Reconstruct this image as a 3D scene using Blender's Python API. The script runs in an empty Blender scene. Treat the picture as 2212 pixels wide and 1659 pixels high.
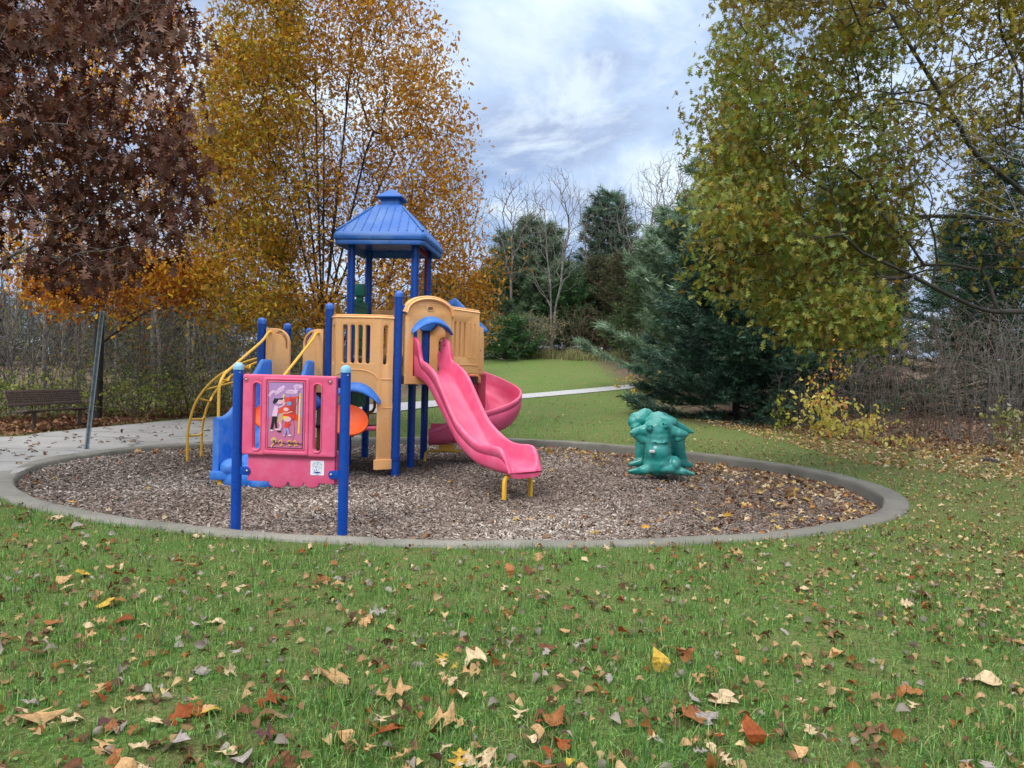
import bpy, bmesh, math, random
import numpy as np
from mathutils import Vector, Matrix, Euler
from math import pi, sin, cos, tan, atan2, hypot, radians, sqrt, exp

rng = np.random.default_rng(11)
random.seed(11)
scene = bpy.context.scene
COL = scene.collection

# ------------------------------------------------------------------ camera, sky, sun, exposure
CAM_H, FPX, CX, CY = 1.55, 1536.0, 1106.0, 829.5
ROLL, PITCH = radians(1.5), radians(1.1)
_f = np.array([0, cos(PITCH), -sin(PITCH)])
_r0 = np.array([1.0, 0, 0])
_u0 = np.cross(_r0, _f)
_r = _r0 * cos(ROLL) + _u0 * sin(ROLL)
_u = -_r0 * sin(ROLL) + _u0 * cos(ROLL)
cam_data = bpy.data.cameras.new('camera')
cam_data.sensor_width = 36.0
cam_data.lens = 36.0 * FPX / 2212.0
cam_data.clip_end = 2000.0
cam_data.clip_start = 0.05
cam = bpy.data.objects.new('camera', cam_data)
COL.objects.link(cam)
cam.matrix_world = Matrix(((_r[0], _u[0], -_f[0], 0), (_r[1], _u[1], -_f[1], 0), (_r[2], _u[2], -_f[2], CAM_H), (0, 0, 0, 1)))
scene.camera = cam
scene.render.resolution_x, scene.render.resolution_y = 1024, 768
scene.view_settings.view_transform = 'Standard'
scene.view_settings.look = 'None'
scene.view_settings.exposure = 0.6
scene.view_settings.gamma = 1.0
scene.cycles.max_bounces = 6
scene.cycles.diffuse_bounces = 3
scene.cycles.glossy_bounces = 2
scene.cycles.transmission_bounces = 3
scene.cycles.transparent_max_bounces = 4

SUN_EL, SUN_AZ = radians(42), radians(215)       # azimuth clockwise from +y: behind the camera, to the left
world = bpy.data.worlds.new('World')
scene.world = world
world.use_nodes = True
wn, wl = world.node_tree.nodes, world.node_tree.links
wn.clear()
w_out = wn.new('ShaderNodeOutputWorld')
w_bg = wn.new('ShaderNodeBackground')
w_bg.inputs['Strength'].default_value = 1.0
w_sky = wn.new('ShaderNodeTexSky')
w_sky.sky_type = 'NISHITA'
w_sky.sun_disc = False
w_sky.sun_elevation = SUN_EL
w_sky.sun_rotation = SUN_AZ
w_sky.altitude = 200
w_sky.air_density = 1.0
w_sky.dust_density = 1.0
w_tc = wn.new('ShaderNodeTexCoord')
w_sep = wn.new('ShaderNodeSeparateXYZ')
wl.new(w_tc.outputs['Generated'], w_sep.inputs[0])
def wmath(op, a, b=None, c=None):
    n = wn.new('ShaderNodeMath'); n.operation = op
    for i, v in enumerate((a, b, c)):
        if v is None: continue
        if isinstance(v, (int, float)): n.inputs[i].default_value = v
        else: wl.new(v, n.inputs[i])
    return n.outputs[0]
w_den = wmath('ADD', wmath('MAXIMUM', w_sep.outputs['Z'], 0.0), 0.22)
w_cx, w_cy = wmath('DIVIDE', w_sep.outputs['X'], w_den), wmath('DIVIDE', w_sep.outputs['Y'], w_den)
w_vec = wn.new('ShaderNodeCombineXYZ')
wl.new(w_cx, w_vec.inputs[0]); wl.new(w_cy, w_vec.inputs[1]); w_vec.inputs[2].default_value = 3.7
def wnoise(scale, detail, rough, dist, off):
    m = wn.new('ShaderNodeVectorMath'); m.operation = 'ADD'
    wl.new(w_vec.outputs[0], m.inputs[0]); m.inputs[1].default_value = off
    n = wn.new('ShaderNodeTexNoise'); n.inputs['Scale'].default_value = scale; n.inputs['Detail'].default_value = detail
    n.inputs['Roughness'].default_value = rough; n.inputs['Distortion'].default_value = dist
    wl.new(m.outputs[0], n.inputs['Vector'])
    return n.outputs['Fac']
def wramp(fac, stops):
    n = wn.new('ShaderNodeValToRGB')
    e = n.color_ramp.elements
    e[0].position, e[0].color = stops[0][0], (*stops[0][1], 1)
    e[1].position, e[1].color = stops[-1][0], (*stops[-1][1], 1)
    for p, c in stops[1:-1]:
        k = e.new(p); k.color = (*c, 1)
    wl.new(fac, n.inputs[0])
    return n.outputs[0]
def wmix(fac, a, b, mode='MIX'):
    n = wn.new('ShaderNodeMix'); n.data_type = 'RGBA'; n.blend_type = mode
    if isinstance(fac, (int, float)): n.inputs[0].default_value = fac
    else: wl.new(fac, n.inputs[0])
    for s, v in ((6, a), (7, b)):
        if isinstance(v, tuple): n.inputs[s].default_value = (*v, 1)
        else: wl.new(v, n.inputs[s])
    return n.outputs[2]
# cloud deck: grey-blue bellies, bright thin seams, a few gaps where the blue shows
n_big = wnoise(1.9, 7, 0.55, 0.35, (2.3, 0.4, 0))
n_seam = wnoise(3.0, 8, 0.62, 0.8, (7.1, 3.3, 0))
n_gap = wnoise(1.1, 5, 0.5, 0.2, (5.2, 1.4, 4.0))
belly = wramp(n_big, [(0.36, (0.92, 1.06, 1.20)), (0.47, (0.60, 0.77, 1.06)), (0.60, (0.47, 0.58, 0.82))])
seam = wramp(n_seam, [(0.50, (0, 0, 0)), (0.66, (1, 1, 1))])
cloud = wmix(seam, belly, (0.84, 0.98, 1.14))
blue = wmix(1.0, w_sky.outputs[0], (0.105, 0.105, 0.105), 'MULTIPLY')
gapm = wramp(n_gap, [(0.54, (0, 0, 0)), (0.66, (0.85, 0.85, 0.85))])
skyc = wmix(gapm, cloud, wmix(0.6, blue, (0.34, 0.56, 1.02)))
# sky above the view boosted past a real overcast, to light the ground
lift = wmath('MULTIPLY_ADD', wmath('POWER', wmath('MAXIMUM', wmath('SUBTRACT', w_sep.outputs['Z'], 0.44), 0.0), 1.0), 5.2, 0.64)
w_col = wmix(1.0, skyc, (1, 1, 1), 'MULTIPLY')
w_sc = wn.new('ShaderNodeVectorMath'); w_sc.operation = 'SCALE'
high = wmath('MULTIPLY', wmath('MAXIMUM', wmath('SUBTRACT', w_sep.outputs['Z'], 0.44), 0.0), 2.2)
w_col = wmix(high, w_col, (0.72, 0.70, 0.655))          # boosted upper sky tinted warm so the ground is lit less blue
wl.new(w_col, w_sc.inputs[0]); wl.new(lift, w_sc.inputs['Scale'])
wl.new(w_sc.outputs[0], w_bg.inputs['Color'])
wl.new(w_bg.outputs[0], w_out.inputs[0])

sun_d = bpy.data.lights.new('sun', 'SUN')
sun_d.energy = 1.5
sun_d.angle = radians(18)
sun_d.color = (1.0, 0.95, 0.88)
sun = bpy.data.objects.new('sun', sun_d)
COL.objects.link(sun)
sdir = Vector((sin(SUN_AZ) * cos(SUN_EL), cos(SUN_AZ) * cos(SUN_EL), sin(SUN_EL)))
sun.rotation_euler = (-sdir).to_track_quat('-Z', 'Y').to_euler()
sun.location = (0, 0, 30)

# ------------------------------------------------------------------ helpers
def terrain(x, y):
    x = np.asarray(x, float); y = np.asarray(y, float)
    k = np.clip((x + 11) / 11, 0, 1); k = k * k * (3 - 2 * k)
    return 0.0019 * np.clip(y - 13, 0, 42) ** 2 * (0.12 + 0.88 * k) + 0.03 * np.clip(y - 55, 0, 60)
def tz(x, y): return float(terrain(x, y))
def ray(px, py): return _r * (px - CX) / FPX - _u * (py - CY) / FPX + _f
def at(px, py, y):
    d = ray(px, py); t = y / d[1]
    return np.array([d[0] * t, y, CAM_H + d[2] * t])
def gnd(px, py, z0=None):
    d = ray(px, py); t = 3.0
    if z0 is not None:
        t = (z0 - CAM_H) / d[2]
        return np.array([d[0] * t, d[1] * t, z0])
    while t < 120:
        if CAM_H + d[2] * t < tz(d[0] * t, d[1] * t): break
        t += 0.04
    return np.array([d[0] * t, d[1] * t, tz(d[0] * t, d[1] * t)])
def proj(P):
    P = np.atleast_2d(P) - np.array([0, 0, CAM_H])
    c = np.maximum(P @ _f, 1e-3)
    return CX + FPX * (P @ _r) / c, CY - FPX * (P @ _u) / c
def inpoly(px, py, poly):
    poly = np.array(poly, float); n = len(poly); ins = np.zeros(len(px), bool); j = n - 1
    for i in range(n):
        xi, yi = poly[i]; xj, yj = poly[j]
        c = ((yi > py) != (yj > py)) & (px < (xj - xi) * (py - yi) / (yj - yi + 1e-12) + xi)
        ins ^= c; j = i
    return ins

def lin(h):
    h = h.lstrip('#'); o = []
    for i in (0, 2, 4):
        v = int(h[i:i + 2], 16) / 255
        o.append(v / 12.92 if v < 0.04045 else ((v + 0.055) / 1.055) ** 2.4)
    return tuple(o)

def tag(o, label=None, cat=None, group=None, kind=None):
    if label: o['label'] = label
    if cat: o['category'] = cat
    if group: o['group'] = group
    if kind: o['kind'] = kind
    return o
def thing(name, label, cat, loc=(0, 0, 0), rz=0.0, group=None):
    o = bpy.data.objects.new(name, None); COL.objects.link(o)
    o.empty_display_size = 0.1
    o.location = loc; o.rotation_euler = (0, 0, rz)
    return tag(o, label, cat, group)
def link(name, me, m=None, parent=None, smooth=False):
    if m is not None:
        me.materials.clear(); me.materials.append(m)
    if smooth:
        me.polygons.foreach_set('use_smooth', np.ones(len(me.polygons), bool))
    o = bpy.data.objects.new(name, me); COL.objects.link(o)
    if parent is not None:
        o.parent = parent
    return o
def mesh(name, V, F, m, parent=None, smooth=False, col=None, off=(0, 0, 0)):
    """vertices, faces (an (m,k) array or a list), material -> ONE mesh object; off is subtracted (world -> parent space)"""
    me = bpy.data.meshes.new(name)
    V = np.asarray(V, np.float32) - np.asarray(off, np.float32)
    if isinstance(F, np.ndarray):
        k = F.shape[1]
        me.vertices.add(len(V)); me.vertices.foreach_set('co', V.ravel())
        me.loops.add(F.size); me.loops.foreach_set('vertex_index', F.astype(np.int32).ravel())
        me.polygons.add(len(F))
        me.polygons.foreach_set('loop_start', np.arange(0, F.size, k, dtype=np.int32))
        me.polygons.foreach_set('loop_total', np.full(len(F), k, np.int32))
        me.update(calc_edges=True)
    else:
        me.from_pydata([tuple(map(float, v)) for v in V], [], F)
        me.update()
    if col is not None:
        a = me.attributes.new('Col', 'FLOAT_COLOR', 'POINT')
        c4 = np.ones((len(V), 4), np.float32); c4[:, :3] = col
        a.data.foreach_set('color', c4.ravel())
    return link(name, me, m, parent, smooth)
def merge(parts):
    """list of (V,F-list) -> one V, F"""
    V, F, n = [], [], 0
    for v, f in parts:
        V.append(np.asarray(v, float)); F += [tuple(int(i) + n for i in q) for q in f]; n += len(v)
    return np.concatenate(V), F
def batch(tv, tf, pos, R, sc, col):
    """instances of a template baked into arrays: tv (n,3), tf (m,k), pos (K,3), R (K,3,3) columns = axes, sc (K,) or (K,3)"""
    K, n = len(pos), len(tv)
    sc = np.asarray(sc, np.float32)
    if sc.ndim == 1: sc = np.repeat(sc[:, None], 3, 1)
    loc = tv[None] * sc[:, None, :]
    V = np.einsum('kij,knj->kni', R, loc) + pos[:, None, :]
    F = tf[None] + (np.arange(K) * n)[:, None, None]
    c = np.repeat(col[:, None, :], n, 1)
    return V.reshape(-1, 3), F.reshape(-1, tf.shape[1]), c.reshape(-1, 3)
def unit(a): return a / np.maximum(np.linalg.norm(a, axis=-1, keepdims=True), 1e-9)
def frames(d, n):
    """x = d, z ~ n"""
    x = unit(d); y = unit(np.cross(n, x)); z = np.cross(x, y)
    return np.stack([x, y, z], -1)

# ------------------------------------------------------------------ materials
def _new(name):
    m = bpy.data.materials.new(name); m.use_nodes = True
    nt = m.node_tree; nt.nodes.clear()
    out = nt.nodes.new('ShaderNodeOutputMaterial')
    b = nt.nodes.new('ShaderNodeBsdfPrincipled')
    nt.links.new(b.outputs[0], out.inputs[0])
    return m, nt, b, out
def _noise(nt, scale, detail=4, rough=0.6, vec='Object', stretch=None):
    tc = nt.nodes.new('ShaderNodeTexCoord')
    src = tc.outputs[vec]
    if stretch:
        mp = nt.nodes.new('ShaderNodeMapping'); mp.inputs['Scale'].default_value = stretch
        nt.links.new(src, mp.inputs[0]); src = mp.outputs[0]
    n = nt.nodes.new('ShaderNodeTexNoise')
    n.inputs['Scale'].default_value = scale; n.inputs['Detail'].default_value = detail; n.inputs['Roughness'].default_value = rough
    nt.links.new(src, n.inputs['Vector'])
    return n.outputs['Fac']
def _ramp(nt, fac, stops):
    n = nt.nodes.new('ShaderNodeValToRGB'); e = n.color_ramp.elements
    e[0].position, e[0].color = stops[0][0], (*stops[0][1], 1)
    e[1].position, e[1].color = stops[-1][0], (*stops[-1][1], 1)
    for p, c in stops[1:-1]:
        k = e.new(p); k.color = (*c, 1)
    nt.links.new(fac, n.inputs[0]); return n.outputs[0]
def _mix(nt, fac, a, b, mode='MIX'):
    n = nt.nodes.new('ShaderNodeMix'); n.data_type = 'RGBA'; n.blend_type = mode
    for s, v in ((0, fac), (6, a), (7, b)):
        if isinstance(v, (int, float)): n.inputs[s].default_value = v
        elif isinstance(v, tuple): n.inputs[s].default_value = (*v, 1)
        else: nt.links.new(v, n.inputs[s])
    return n.outputs[2]
def _bump(nt, b, fac, strength, dist):
    n = nt.nodes.new('ShaderNodeBump'); n.inputs['Strength'].default_value = strength; n.inputs['Distance'].default_value = dist
    nt.links.new(fac, n.inputs['Height']); nt.links.new(n.outputs[0], b.inputs['Normal'])
def g(c, k): return tuple(min(1.0, v * k) for v in c)
def plastic(name, c, rough=0.42, fade=(0.8, 0.8, 0.8), fadeamt=0.12, dirt=0.25, scale=5):
    """moulded plastic that has stood outdoors: chalky fading in blotches, grime specks, fine orange-peel grain"""
    m, nt, b, o = _new(name)
    f = _ramp(nt, _noise(nt, scale, 6, 0.65), [(0.42, (0, 0, 0)), (0.75, (1, 1, 1))])
    fm = nt.nodes.new('ShaderNodeMath'); fm.operation = 'MULTIPLY'; fm.inputs[1].default_value = fadeamt
    nt.links.new(f, fm.inputs[0])
    base = _mix(nt, fm.outputs[0], c, fade)
    d = _ramp(nt, _noise(nt, scale * 3.1, 8, 0.72), [(0.56, (0, 0, 0)), (0.78, (dirt, dirt, dirt))])
    base = _mix(nt, d, base, g(c, 0.45))
    nt.links.new(base, b.inputs['Base Color'])
    rr = _ramp(nt, _noise(nt, scale * 2, 5), [(0.3, (rough - 0.08,) * 3), (0.7, (rough + 0.14,) * 3)])
    nt.links.new(rr, b.inputs['Roughness'])
    b.inputs['Specular IOR Level'].default_value = 0.45
    _bump(nt, b, _noise(nt, 160, 2), 0.12, 0.002)
    return m
def simple(name, c, rough=0.6, metal=0.0, var=0.25, scale=8, bump=0.0, bscale=60, stretch=None, c2=None):
    m, nt, b, o = _new(name)
    nz = _noise(nt, scale, 6, 0.65, stretch=stretch)
    c2 = c2 or g(c, 1 - var * 1.6)
    nt.links.new(_ramp(nt, nz, [(0.3, c2), (0.7, g(c, 1 + var * 0.3))]), b.inputs['Base Color'])
    b.inputs['Roughness'].default_value = rough; b.inputs['Metallic'].default_value = metal
    if bump: _bump(nt, b, _noise(nt, bscale, 6, stretch=stretch), bump, 0.02)
    return m
def leafmat(name, trans=0.35, rough=0.5, spec=0.3, warm=(1.15, 1.1, 0.7)):
    m, nt, b, o = _new(name)
    a = nt.nodes.new('ShaderNodeAttribute'); a.attribute_name = 'Col'
    nt.links.new(a.outputs['Color'], b.inputs['Base Color'])
    b.inputs['Roughness'].default_value = rough; b.inputs['Specular IOR Level'].default_value = spec
    t = nt.nodes.new('ShaderNodeBsdfTranslucent')
    nt.links.new(_mix(nt, 1.0, a.outputs['Color'], warm, 'MULTIPLY'), t.inputs['Color'])
    mx = nt.nodes.new('ShaderNodeMixShader'); mx.inputs[0].default_value = trans
    nt.links.new(b.outputs[0], mx.inputs[1]); nt.links.new(t.outputs[0], mx.inputs[2])
    nt.links.new(mx.outputs[0], o.inputs[0])
    return m
M = {}
M['post_blue'] = plastic('blue_powder_coat', lin('003f98'), 0.30, (0.15, 0.3, 0.6), 0.04, 0.03)
M['cap_blue'] = plastic('blue_cap', lin('2763c4'), 0.35, (0.5, 0.6, 0.7), 0.15, 0.3, 14)
M['cap_faded'] = plastic('faded_cap', lin('6fa6c6'), 0.6, (0.65, 0.75, 0.7), 0.4, 0.4, 18)
M['blue'] = plastic('blue_plastic', lin('2570cc'), 0.5, (0.45, 0.6, 0.8), 0.25, 0.35, 4)
M['roof_blue'] = plastic('roof_plastic', lin('1f5aa8'), 0.5, (0.30, 0.42, 0.46), 0.22, 0.9, 3)
M['tan'] = plastic('tan_plastic', lin('efb070'), 0.5, (0.85, 0.68, 0.5), 0.2, 0.4, 4)
M['pink'] = plastic('pink_plastic', lin('d84e76'), 0.36, (0.85, 0.45, 0.55), 0.2, 0.15, 3)
M['pink_panel'] = plastic('pink_panel_plastic', lin('d6527a'), 0.5, (0.8, 0.4, 0.5), 0.2, 0.3, 6)
M['dark_pink'] = plastic('dark_pink_plastic', lin('a83850'), 0.45, (0.6, 0.3, 0.35), 0.15, 0.3, 6)
M['orange'] = plastic('orange_plastic', lin('ee5a1c'), 0.45, (0.8, 0.3, 0.2), 0.1, 0.3, 6)
M['yellow'] = plastic('yellow_paint', lin('edb63a'), 0.4, (0.8, 0.6, 0.3), 0.1, 0.35, 16)
M['green'] = plastic('green_plastic', lin('1e7360'), 0.45, (0.15, 0.35, 0.3), 0.2, 0.3, 6)
M['teal'] = plastic('teal_plastic', lin('1d8078'), 0.30, (0.3, 0.62, 0.6), 0.30, 0.35, 3)
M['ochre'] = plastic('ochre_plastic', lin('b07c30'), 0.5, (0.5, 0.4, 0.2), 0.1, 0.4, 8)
M['deck'] = simple('black_deck_coating', (0.022, 0.020, 0.022), 0.6, 0, 0.3, 20)
M['red_metal'] = simple('red_bracket_paint', lin('8e2a34'), 0.45, 0, 0.2, 12)
M['steel'] = simple('bare_steel', (0.42, 0.42, 0.42), 0.4, 0.8, 0.3, 30)
M['galv'] = simple('galvanised_steel', lin('a0acb0'), 0.5, 0.0, 0.3, 14, 0.15, 90)
M['bolt_red'] = plastic('red_bolt_cap', lin('b03040'), 0.4)
M['bench'] = simple('brown_coated_steel', lin('5a4b43'), 0.55, 0, 0.25, 16)
M['white'] = simple('white_vinyl', (0.78, 0.79, 0.8), 0.45, 0, 0.06, 9)
def flat(name, c, rough=0.5): return simple(name, c, rough, 0, 0.04, 30)
M['bark'] = simple('grey_brown_bark', (0.10, 0.085, 0.072), 0.95, 0, 0.55, 5, 0.9, 22, (1, 1, 0.25), (0.035, 0.03, 0.027))
M['bark_dark'] = simple('dark_oak_bark', (0.055, 0.046, 0.040), 0.95, 0, 0.55, 6, 0.9, 22, (1, 1, 0.25), (0.018, 0.016, 0.015))
M['bark_pale'] = simple('pale_grey_bark', (0.27, 0.25, 0.23), 0.9, 0, 0.5, 4, 0.6, 18, (1, 1, 0.3), (0.10, 0.09, 0.085))
M['twig_grey'] = simple('grey_twig_bark', (0.24, 0.21, 0.19), 0.9, 0, 0.5, 3)
M['twig_brown'] = simple('red_brown_twig_bark', (0.20, 0.145, 0.115), 0.9, 0, 0.5, 3)
M['twig_dark'] = simple('dark_twig_bark', (0.10, 0.085, 0.075), 0.9, 0, 0.5, 3)
M['leaf'] = leafmat('leaf_blade', 0.38, 0.5, 0.22)
M['leaf_dry'] = leafmat('dry_leaf_blade', 0.18, 0.65, 0.14, (1.3, 0.9, 0.6))
_nt = M['leaf_dry'].node_tree; _b = [n for n in _nt.nodes if n.type == 'BSDF_PRINCIPLED'][0]; _at = [n for n in _nt.nodes if n.type == 'ATTRIBUTE'][0]
_nt.links.new(_mix(_nt, 1.0, _at.outputs['Color'], _ramp(_nt, _noise(_nt, 9.0, 6, 0.7), [(0.32, (0.55, 0.50, 0.46)), (0.62, (1.08, 1.06, 1.02))]), 'MULTIPLY'), _b.inputs['Base Color'])
M['needle'] = leafmat('conifer_needles', 0.12, 0.5, 0.25, (0.9, 1.1, 0.8))
M['grass'] = leafmat('grass_blade', 0.4, 0.45, 0.35, (1.1, 1.2, 0.5))
M['chips'] = leafmat('wood_chip', 0.0, 0.85, 0.15)

# ------------------------------------------------------------------ mesh shape helpers (V, F)
def box(x0, x1, y0, y1, z0, z1):
    V = [(x, y, z) for x in (x0, x1) for y in (y0, y1) for z in (z0, z1)]
    return np.array(V, float), [(0, 1, 3, 2), (4, 6, 7, 5), (0, 4, 5, 1), (2, 3, 7, 6), (0, 2, 6, 4), (1, 5, 7, 3)]
def smoothpath(pts, n=8):
    P = np.array(pts, float); out = []
    for i in range(len(P) - 1):
        p0, p1, p2, p3 = P[max(i - 1, 0)], P[i], P[i + 1], P[min(i + 2, len(P) - 1)]
        for t in np.linspace(0, 1, n, endpoint=False):
            out.append(0.5 * ((2 * p1) + (-p0 + p2) * t + (2 * p0 - 5 * p1 + 4 * p2 - p3) * t * t + (-p0 + 3 * p1 - 3 * p2 + p3) * t ** 3))
    out.append(P[-1]); return np.array(out)
def tube(pts, r, k=12, cap=True):
    P = np.array(pts, float); n = len(P)
    r = np.full(n, r) if np.isscalar(r) else np.asarray(r, float)
    T = unit(np.gradient(P, axis=0))
    a = np.array([0, 0, 1.0]) if abs(T[0][2]) < 0.9 else np.array([1.0, 0, 0])
    N = unit(a - T[0] * (a @ T[0])); V = []
    for i in range(n):
        N = unit(N - T[i] * (N @ T[i])); B = np.cross(T[i], N)
        for j in range(k):
            t = 2 * pi * j / k
            V.append(P[i] + r[i] * (cos(t) * N + sin(t) * B))
    F = [(i * k + j, i * k + (j + 1) % k, (i + 1) * k + (j + 1) % k, (i + 1) * k + j) for i in range(n - 1) for j in range(k)]
    if cap: F += [tuple(range(k))[::-1], tuple(range((n - 1) * k, n * k))]
    return np.array(V), F
def lathe(prof, c, k=20):
    V = [(c[0] + r * cos(2 * pi * j / k), c[1] + r * sin(2 * pi * j / k), c[2] + z) for r, z in prof for j in range(k)]
    n = len(prof)
    F = [(i * k + j, i * k + (j + 1) % k, (i + 1) * k + (j + 1) % k, (i + 1) * k + j) for i in range(n - 1) for j in range(k)]
    F += [tuple(range(k))[::-1], tuple(range((n - 1) * k, n * k))]
    return np.array(V), F
def loft(rings, cap=True):
    k = len(rings[0]); n = len(rings)
    V = np.concatenate([np.asarray(q, float) for q in rings])
    F = [(i * k + j, i * k + (j + 1) % k, (i + 1) * k + (j + 1) % k, (i + 1) * k + j) for i in range(n - 1) for j in range(k)]
    if cap: F += [tuple(range(k))[::-1], tuple(range((n - 1) * k, n * k))]
    return V, F
def bevel_obj(o, w, seg=2, ang=35):
    bm = bmesh.new(); bm.from_mesh(o.data)
    bmesh.ops.recalc_face_normals(bm, faces=bm.faces[:])
    ed = [e for e in bm.edges if len(e.link_faces) == 2 and e.calc_face_angle(0) > radians(ang)]
    bmesh.ops.bevel(bm, geom=ed, offset=w, segments=seg, affect='EDGES', profile=0.6, clamp_overlap=True)
    bm.to_mesh(o.data); bm.free()
    shade(o)
    return o
def shade(o, ang=40):
    me = o.data
    me.polygons.foreach_set('use_smooth', np.ones(len(me.polygons), bool))
    try: me.set_sharp_from_angle(angle=radians(ang))
    except Exception: pass
    return o
def fixn(o):
    bm = bmesh.new(); bm.from_mesh(o.data)
    bmesh.ops.recalc_face_normals(bm, faces=bm.faces[:]); bm.to_mesh(o.data); bm.free()
    return o
def solid(name, VF, m, parent=None, bev=0.0, off=(0, 0, 0), seg=2, ang=40):
    o = fixn(mesh(name, VF[0], VF[1], m, parent, off=off))
    if bev: bevel_obj(o, bev, seg)
    else: shade(o, ang)
    return o
def rrect(x0, z0, x1, z1, r, n=4):
    r = min(r, abs(x1 - x0) / 2 - 1e-4, abs(z1 - z0) / 2 - 1e-4); out = []
    for cx, cz, a in ((x1 - r, z1 - r, 0), (x0 + r, z1 - r, 90), (x0 + r, z0 + r, 180), (x1 - r, z0 + r, 270)):
        for i in range(n + 1):
            t = radians(a + 90 * i / n); out.append((cx + r * cos(t), cz + r * sin(t)))
    return out
def circ(x, z, r, n=14, rz=None):
    return [(x + r * cos(2 * pi * i / n), z + (rz or r) * sin(2 * pi * i / n)) for i in range(n)]
def panel(name, outer, holes, th, bev, fmap, m, parent=None, cuts=(), off=(0, 0, 0)):
    """a flat plate cut out of (s,z) outlines with rounded edges, th thick, then carried into place by fmap(s, z, t) -> xyz"""
    cu = bpy.data.curves.new(name, 'CURVE'); cu.dimensions = '2D'; cu.fill_mode = 'BOTH'
    bev = min(bev, th * 0.49)
    cu.extrude = max(th / 2 - bev, 0.0002); cu.bevel_depth = bev; cu.bevel_resolution = 1; cu.offset = -bev
    for pl in [outer] + list(holes):
        s = cu.splines.new('POLY'); s.points.add(len(pl) - 1); s.use_cyclic_u = True
        for p, q in zip(s.points, pl): p.co = (q[0], q[1], 0, 1)
    ob = bpy.data.objects.new(name, cu)
    me = bpy.data.meshes.new_from_object(ob)
    bpy.data.objects.remove(ob); bpy.data.curves.remove(cu)
    bm = bmesh.new(); bm.from_mesh(me)
    for c in cuts:
        bmesh.ops.bisect_plane(bm, geom=bm.verts[:] + bm.edges[:] + bm.faces[:], plane_co=(c, 0, 0), plane_no=(1, 0, 0))
    bmesh.ops.remove_doubles(bm, verts=bm.verts[:], dist=0.0003)
    for v in bm.verts: v.co = Vector([float(a) for a in (np.asarray(fmap(v.co.x, v.co.y, v.co.z)) - np.asarray(off))])
    bmesh.ops.recalc_face_normals(bm, faces=bm.faces[:])
    bm.to_mesh(me); bm.free()
    return shade(link(name, me, m, parent), 38)
def plane_map(o, xd, z0=0.0, tilt=0.0):
    o = np.array(o, float); xd = unit(np.array([xd[0], xd[1], 0.0])); nd = np.array([xd[1], -xd[0], 0])
    return lambda s, z, t: o + xd * s + nd * t + np.array([0, 0, z + z0])
def text(name, s, size, fmap, m, parent, x=0, z=0, th=0.0008, align='CENTER', ang=0.0, off=(0, 0, 0), t0=0.0, bold=0.0):
    cu = bpy.data.curves.new(name, 'FONT'); cu.body = s; cu.size = size; cu.extrude = th; cu.align_x = align; cu.offset = bold
    ob = bpy.data.objects.new(name, cu); me = bpy.data.meshes.new_from_object(ob)
    bpy.data.objects.remove(ob); bpy.data.curves.remove(cu)
    ca, sa = cos(ang), sin(ang)
    for v in me.vertices:
        a, b = v.co.x * ca - v.co.y * sa + x, v.co.x * sa + v.co.y * ca + z
        v.co = Vector([float(q) for q in (np.asarray(fmap(a, b, v.co.z + t0)) - np.asarray(off))])
    return link(name, me, m, parent)
def blob(name, balls, m, parent=None, voxel=0.012, it=6, off=(0, 0, 0)):
    """one continuous skin over overlapping ellipsoids / capsules: (centre, radii, euler) or ('c', p, q, r0, r1)"""
    bm = bmesh.new()
    for b in balls:
        if b[0] == 'c':
            p, q = np.array(b[1], float), np.array(b[2], float); L = np.linalg.norm(q - p)
            k = max(2, int(L / (0.35 * min(b[3], b[4]))))
            for t in np.linspace(0, 1, k + 1):
                bmesh.ops.create_icosphere(bm, subdivisions=2, radius=1.0, matrix=Matrix.Translation(p + (q - p) * t) @ Matrix.Scale(b[3] + (b[4] - b[3]) * t, 4))
        else:
            c, rad = b[0], b[1]; e = b[2] if len(b) > 2 else (0, 0, 0)
            mt = Matrix.Translation(c) @ Euler(e).to_matrix().to_4x4() @ Matrix.Diagonal((*rad, 1))
            bmesh.ops.create_icosphere(bm, subdivisions=3, radius=1.0, matrix=mt)
    me = bpy.data.meshes.new(name); bm.to_mesh(me); bm.free()
    ob = bpy.data.objects.new(name, me); COL.objects.link(ob)
    md = ob.modifiers.new('r', 'REMESH'); md.mode = 'VOXEL'; md.voxel_size = voxel
    ms = ob.modifiers.new('s', 'SMOOTH'); ms.iterations = it; ms.factor = 0.5
    dg = bpy.context.evaluated_depsgraph_get()
    me2 = bpy.data.meshes.new_from_object(ob.evaluated_get(dg))
    bpy.data.objects.remove(ob); bpy.data.meshes.remove(me)
    me2.name = name
    me2.transform(Matrix.Translation(-Vector(off)))
    return link(name, me2, m, parent, True)

# ------------------------------------------------------------------ the ground
BC = np.array([-0.6, 11.0])
_ci = [5.255, -0.175, -0.021, 0.621, -0.012, -0.093, -0.121, 0.1, -0.063]
def r_in(th):
    th = np.asarray(th, float); o = np.full(th.shape, _ci[0])
    for k in range(1, 5): o = o + _ci[2 * k - 1] * np.cos(k * th) + _ci[2 * k] * np.sin(k * th)
    return o
def curb_w(th): return 0.215 + 0.10 * np.cos(th) ** 2
def r_out(th): return r_in(th) + curb_w(th)
def bedpt(th, r, z=0.0): return np.array([BC[0] + r * cos(th), BC[1] + r * sin(th), z])
def bed_r(x, y):
    """distance inside (negative) or outside (positive) the inner kerb edge, and outside its outer edge"""
    dx, dy = np.asarray(x) - BC[0], np.asarray(y) - BC[1]
    th, rr = np.arctan2(dy, dx), np.hypot(dx, dy)
    return rr - r_in(th), rr - r_out(th)
BED_Z = -0.15

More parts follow.
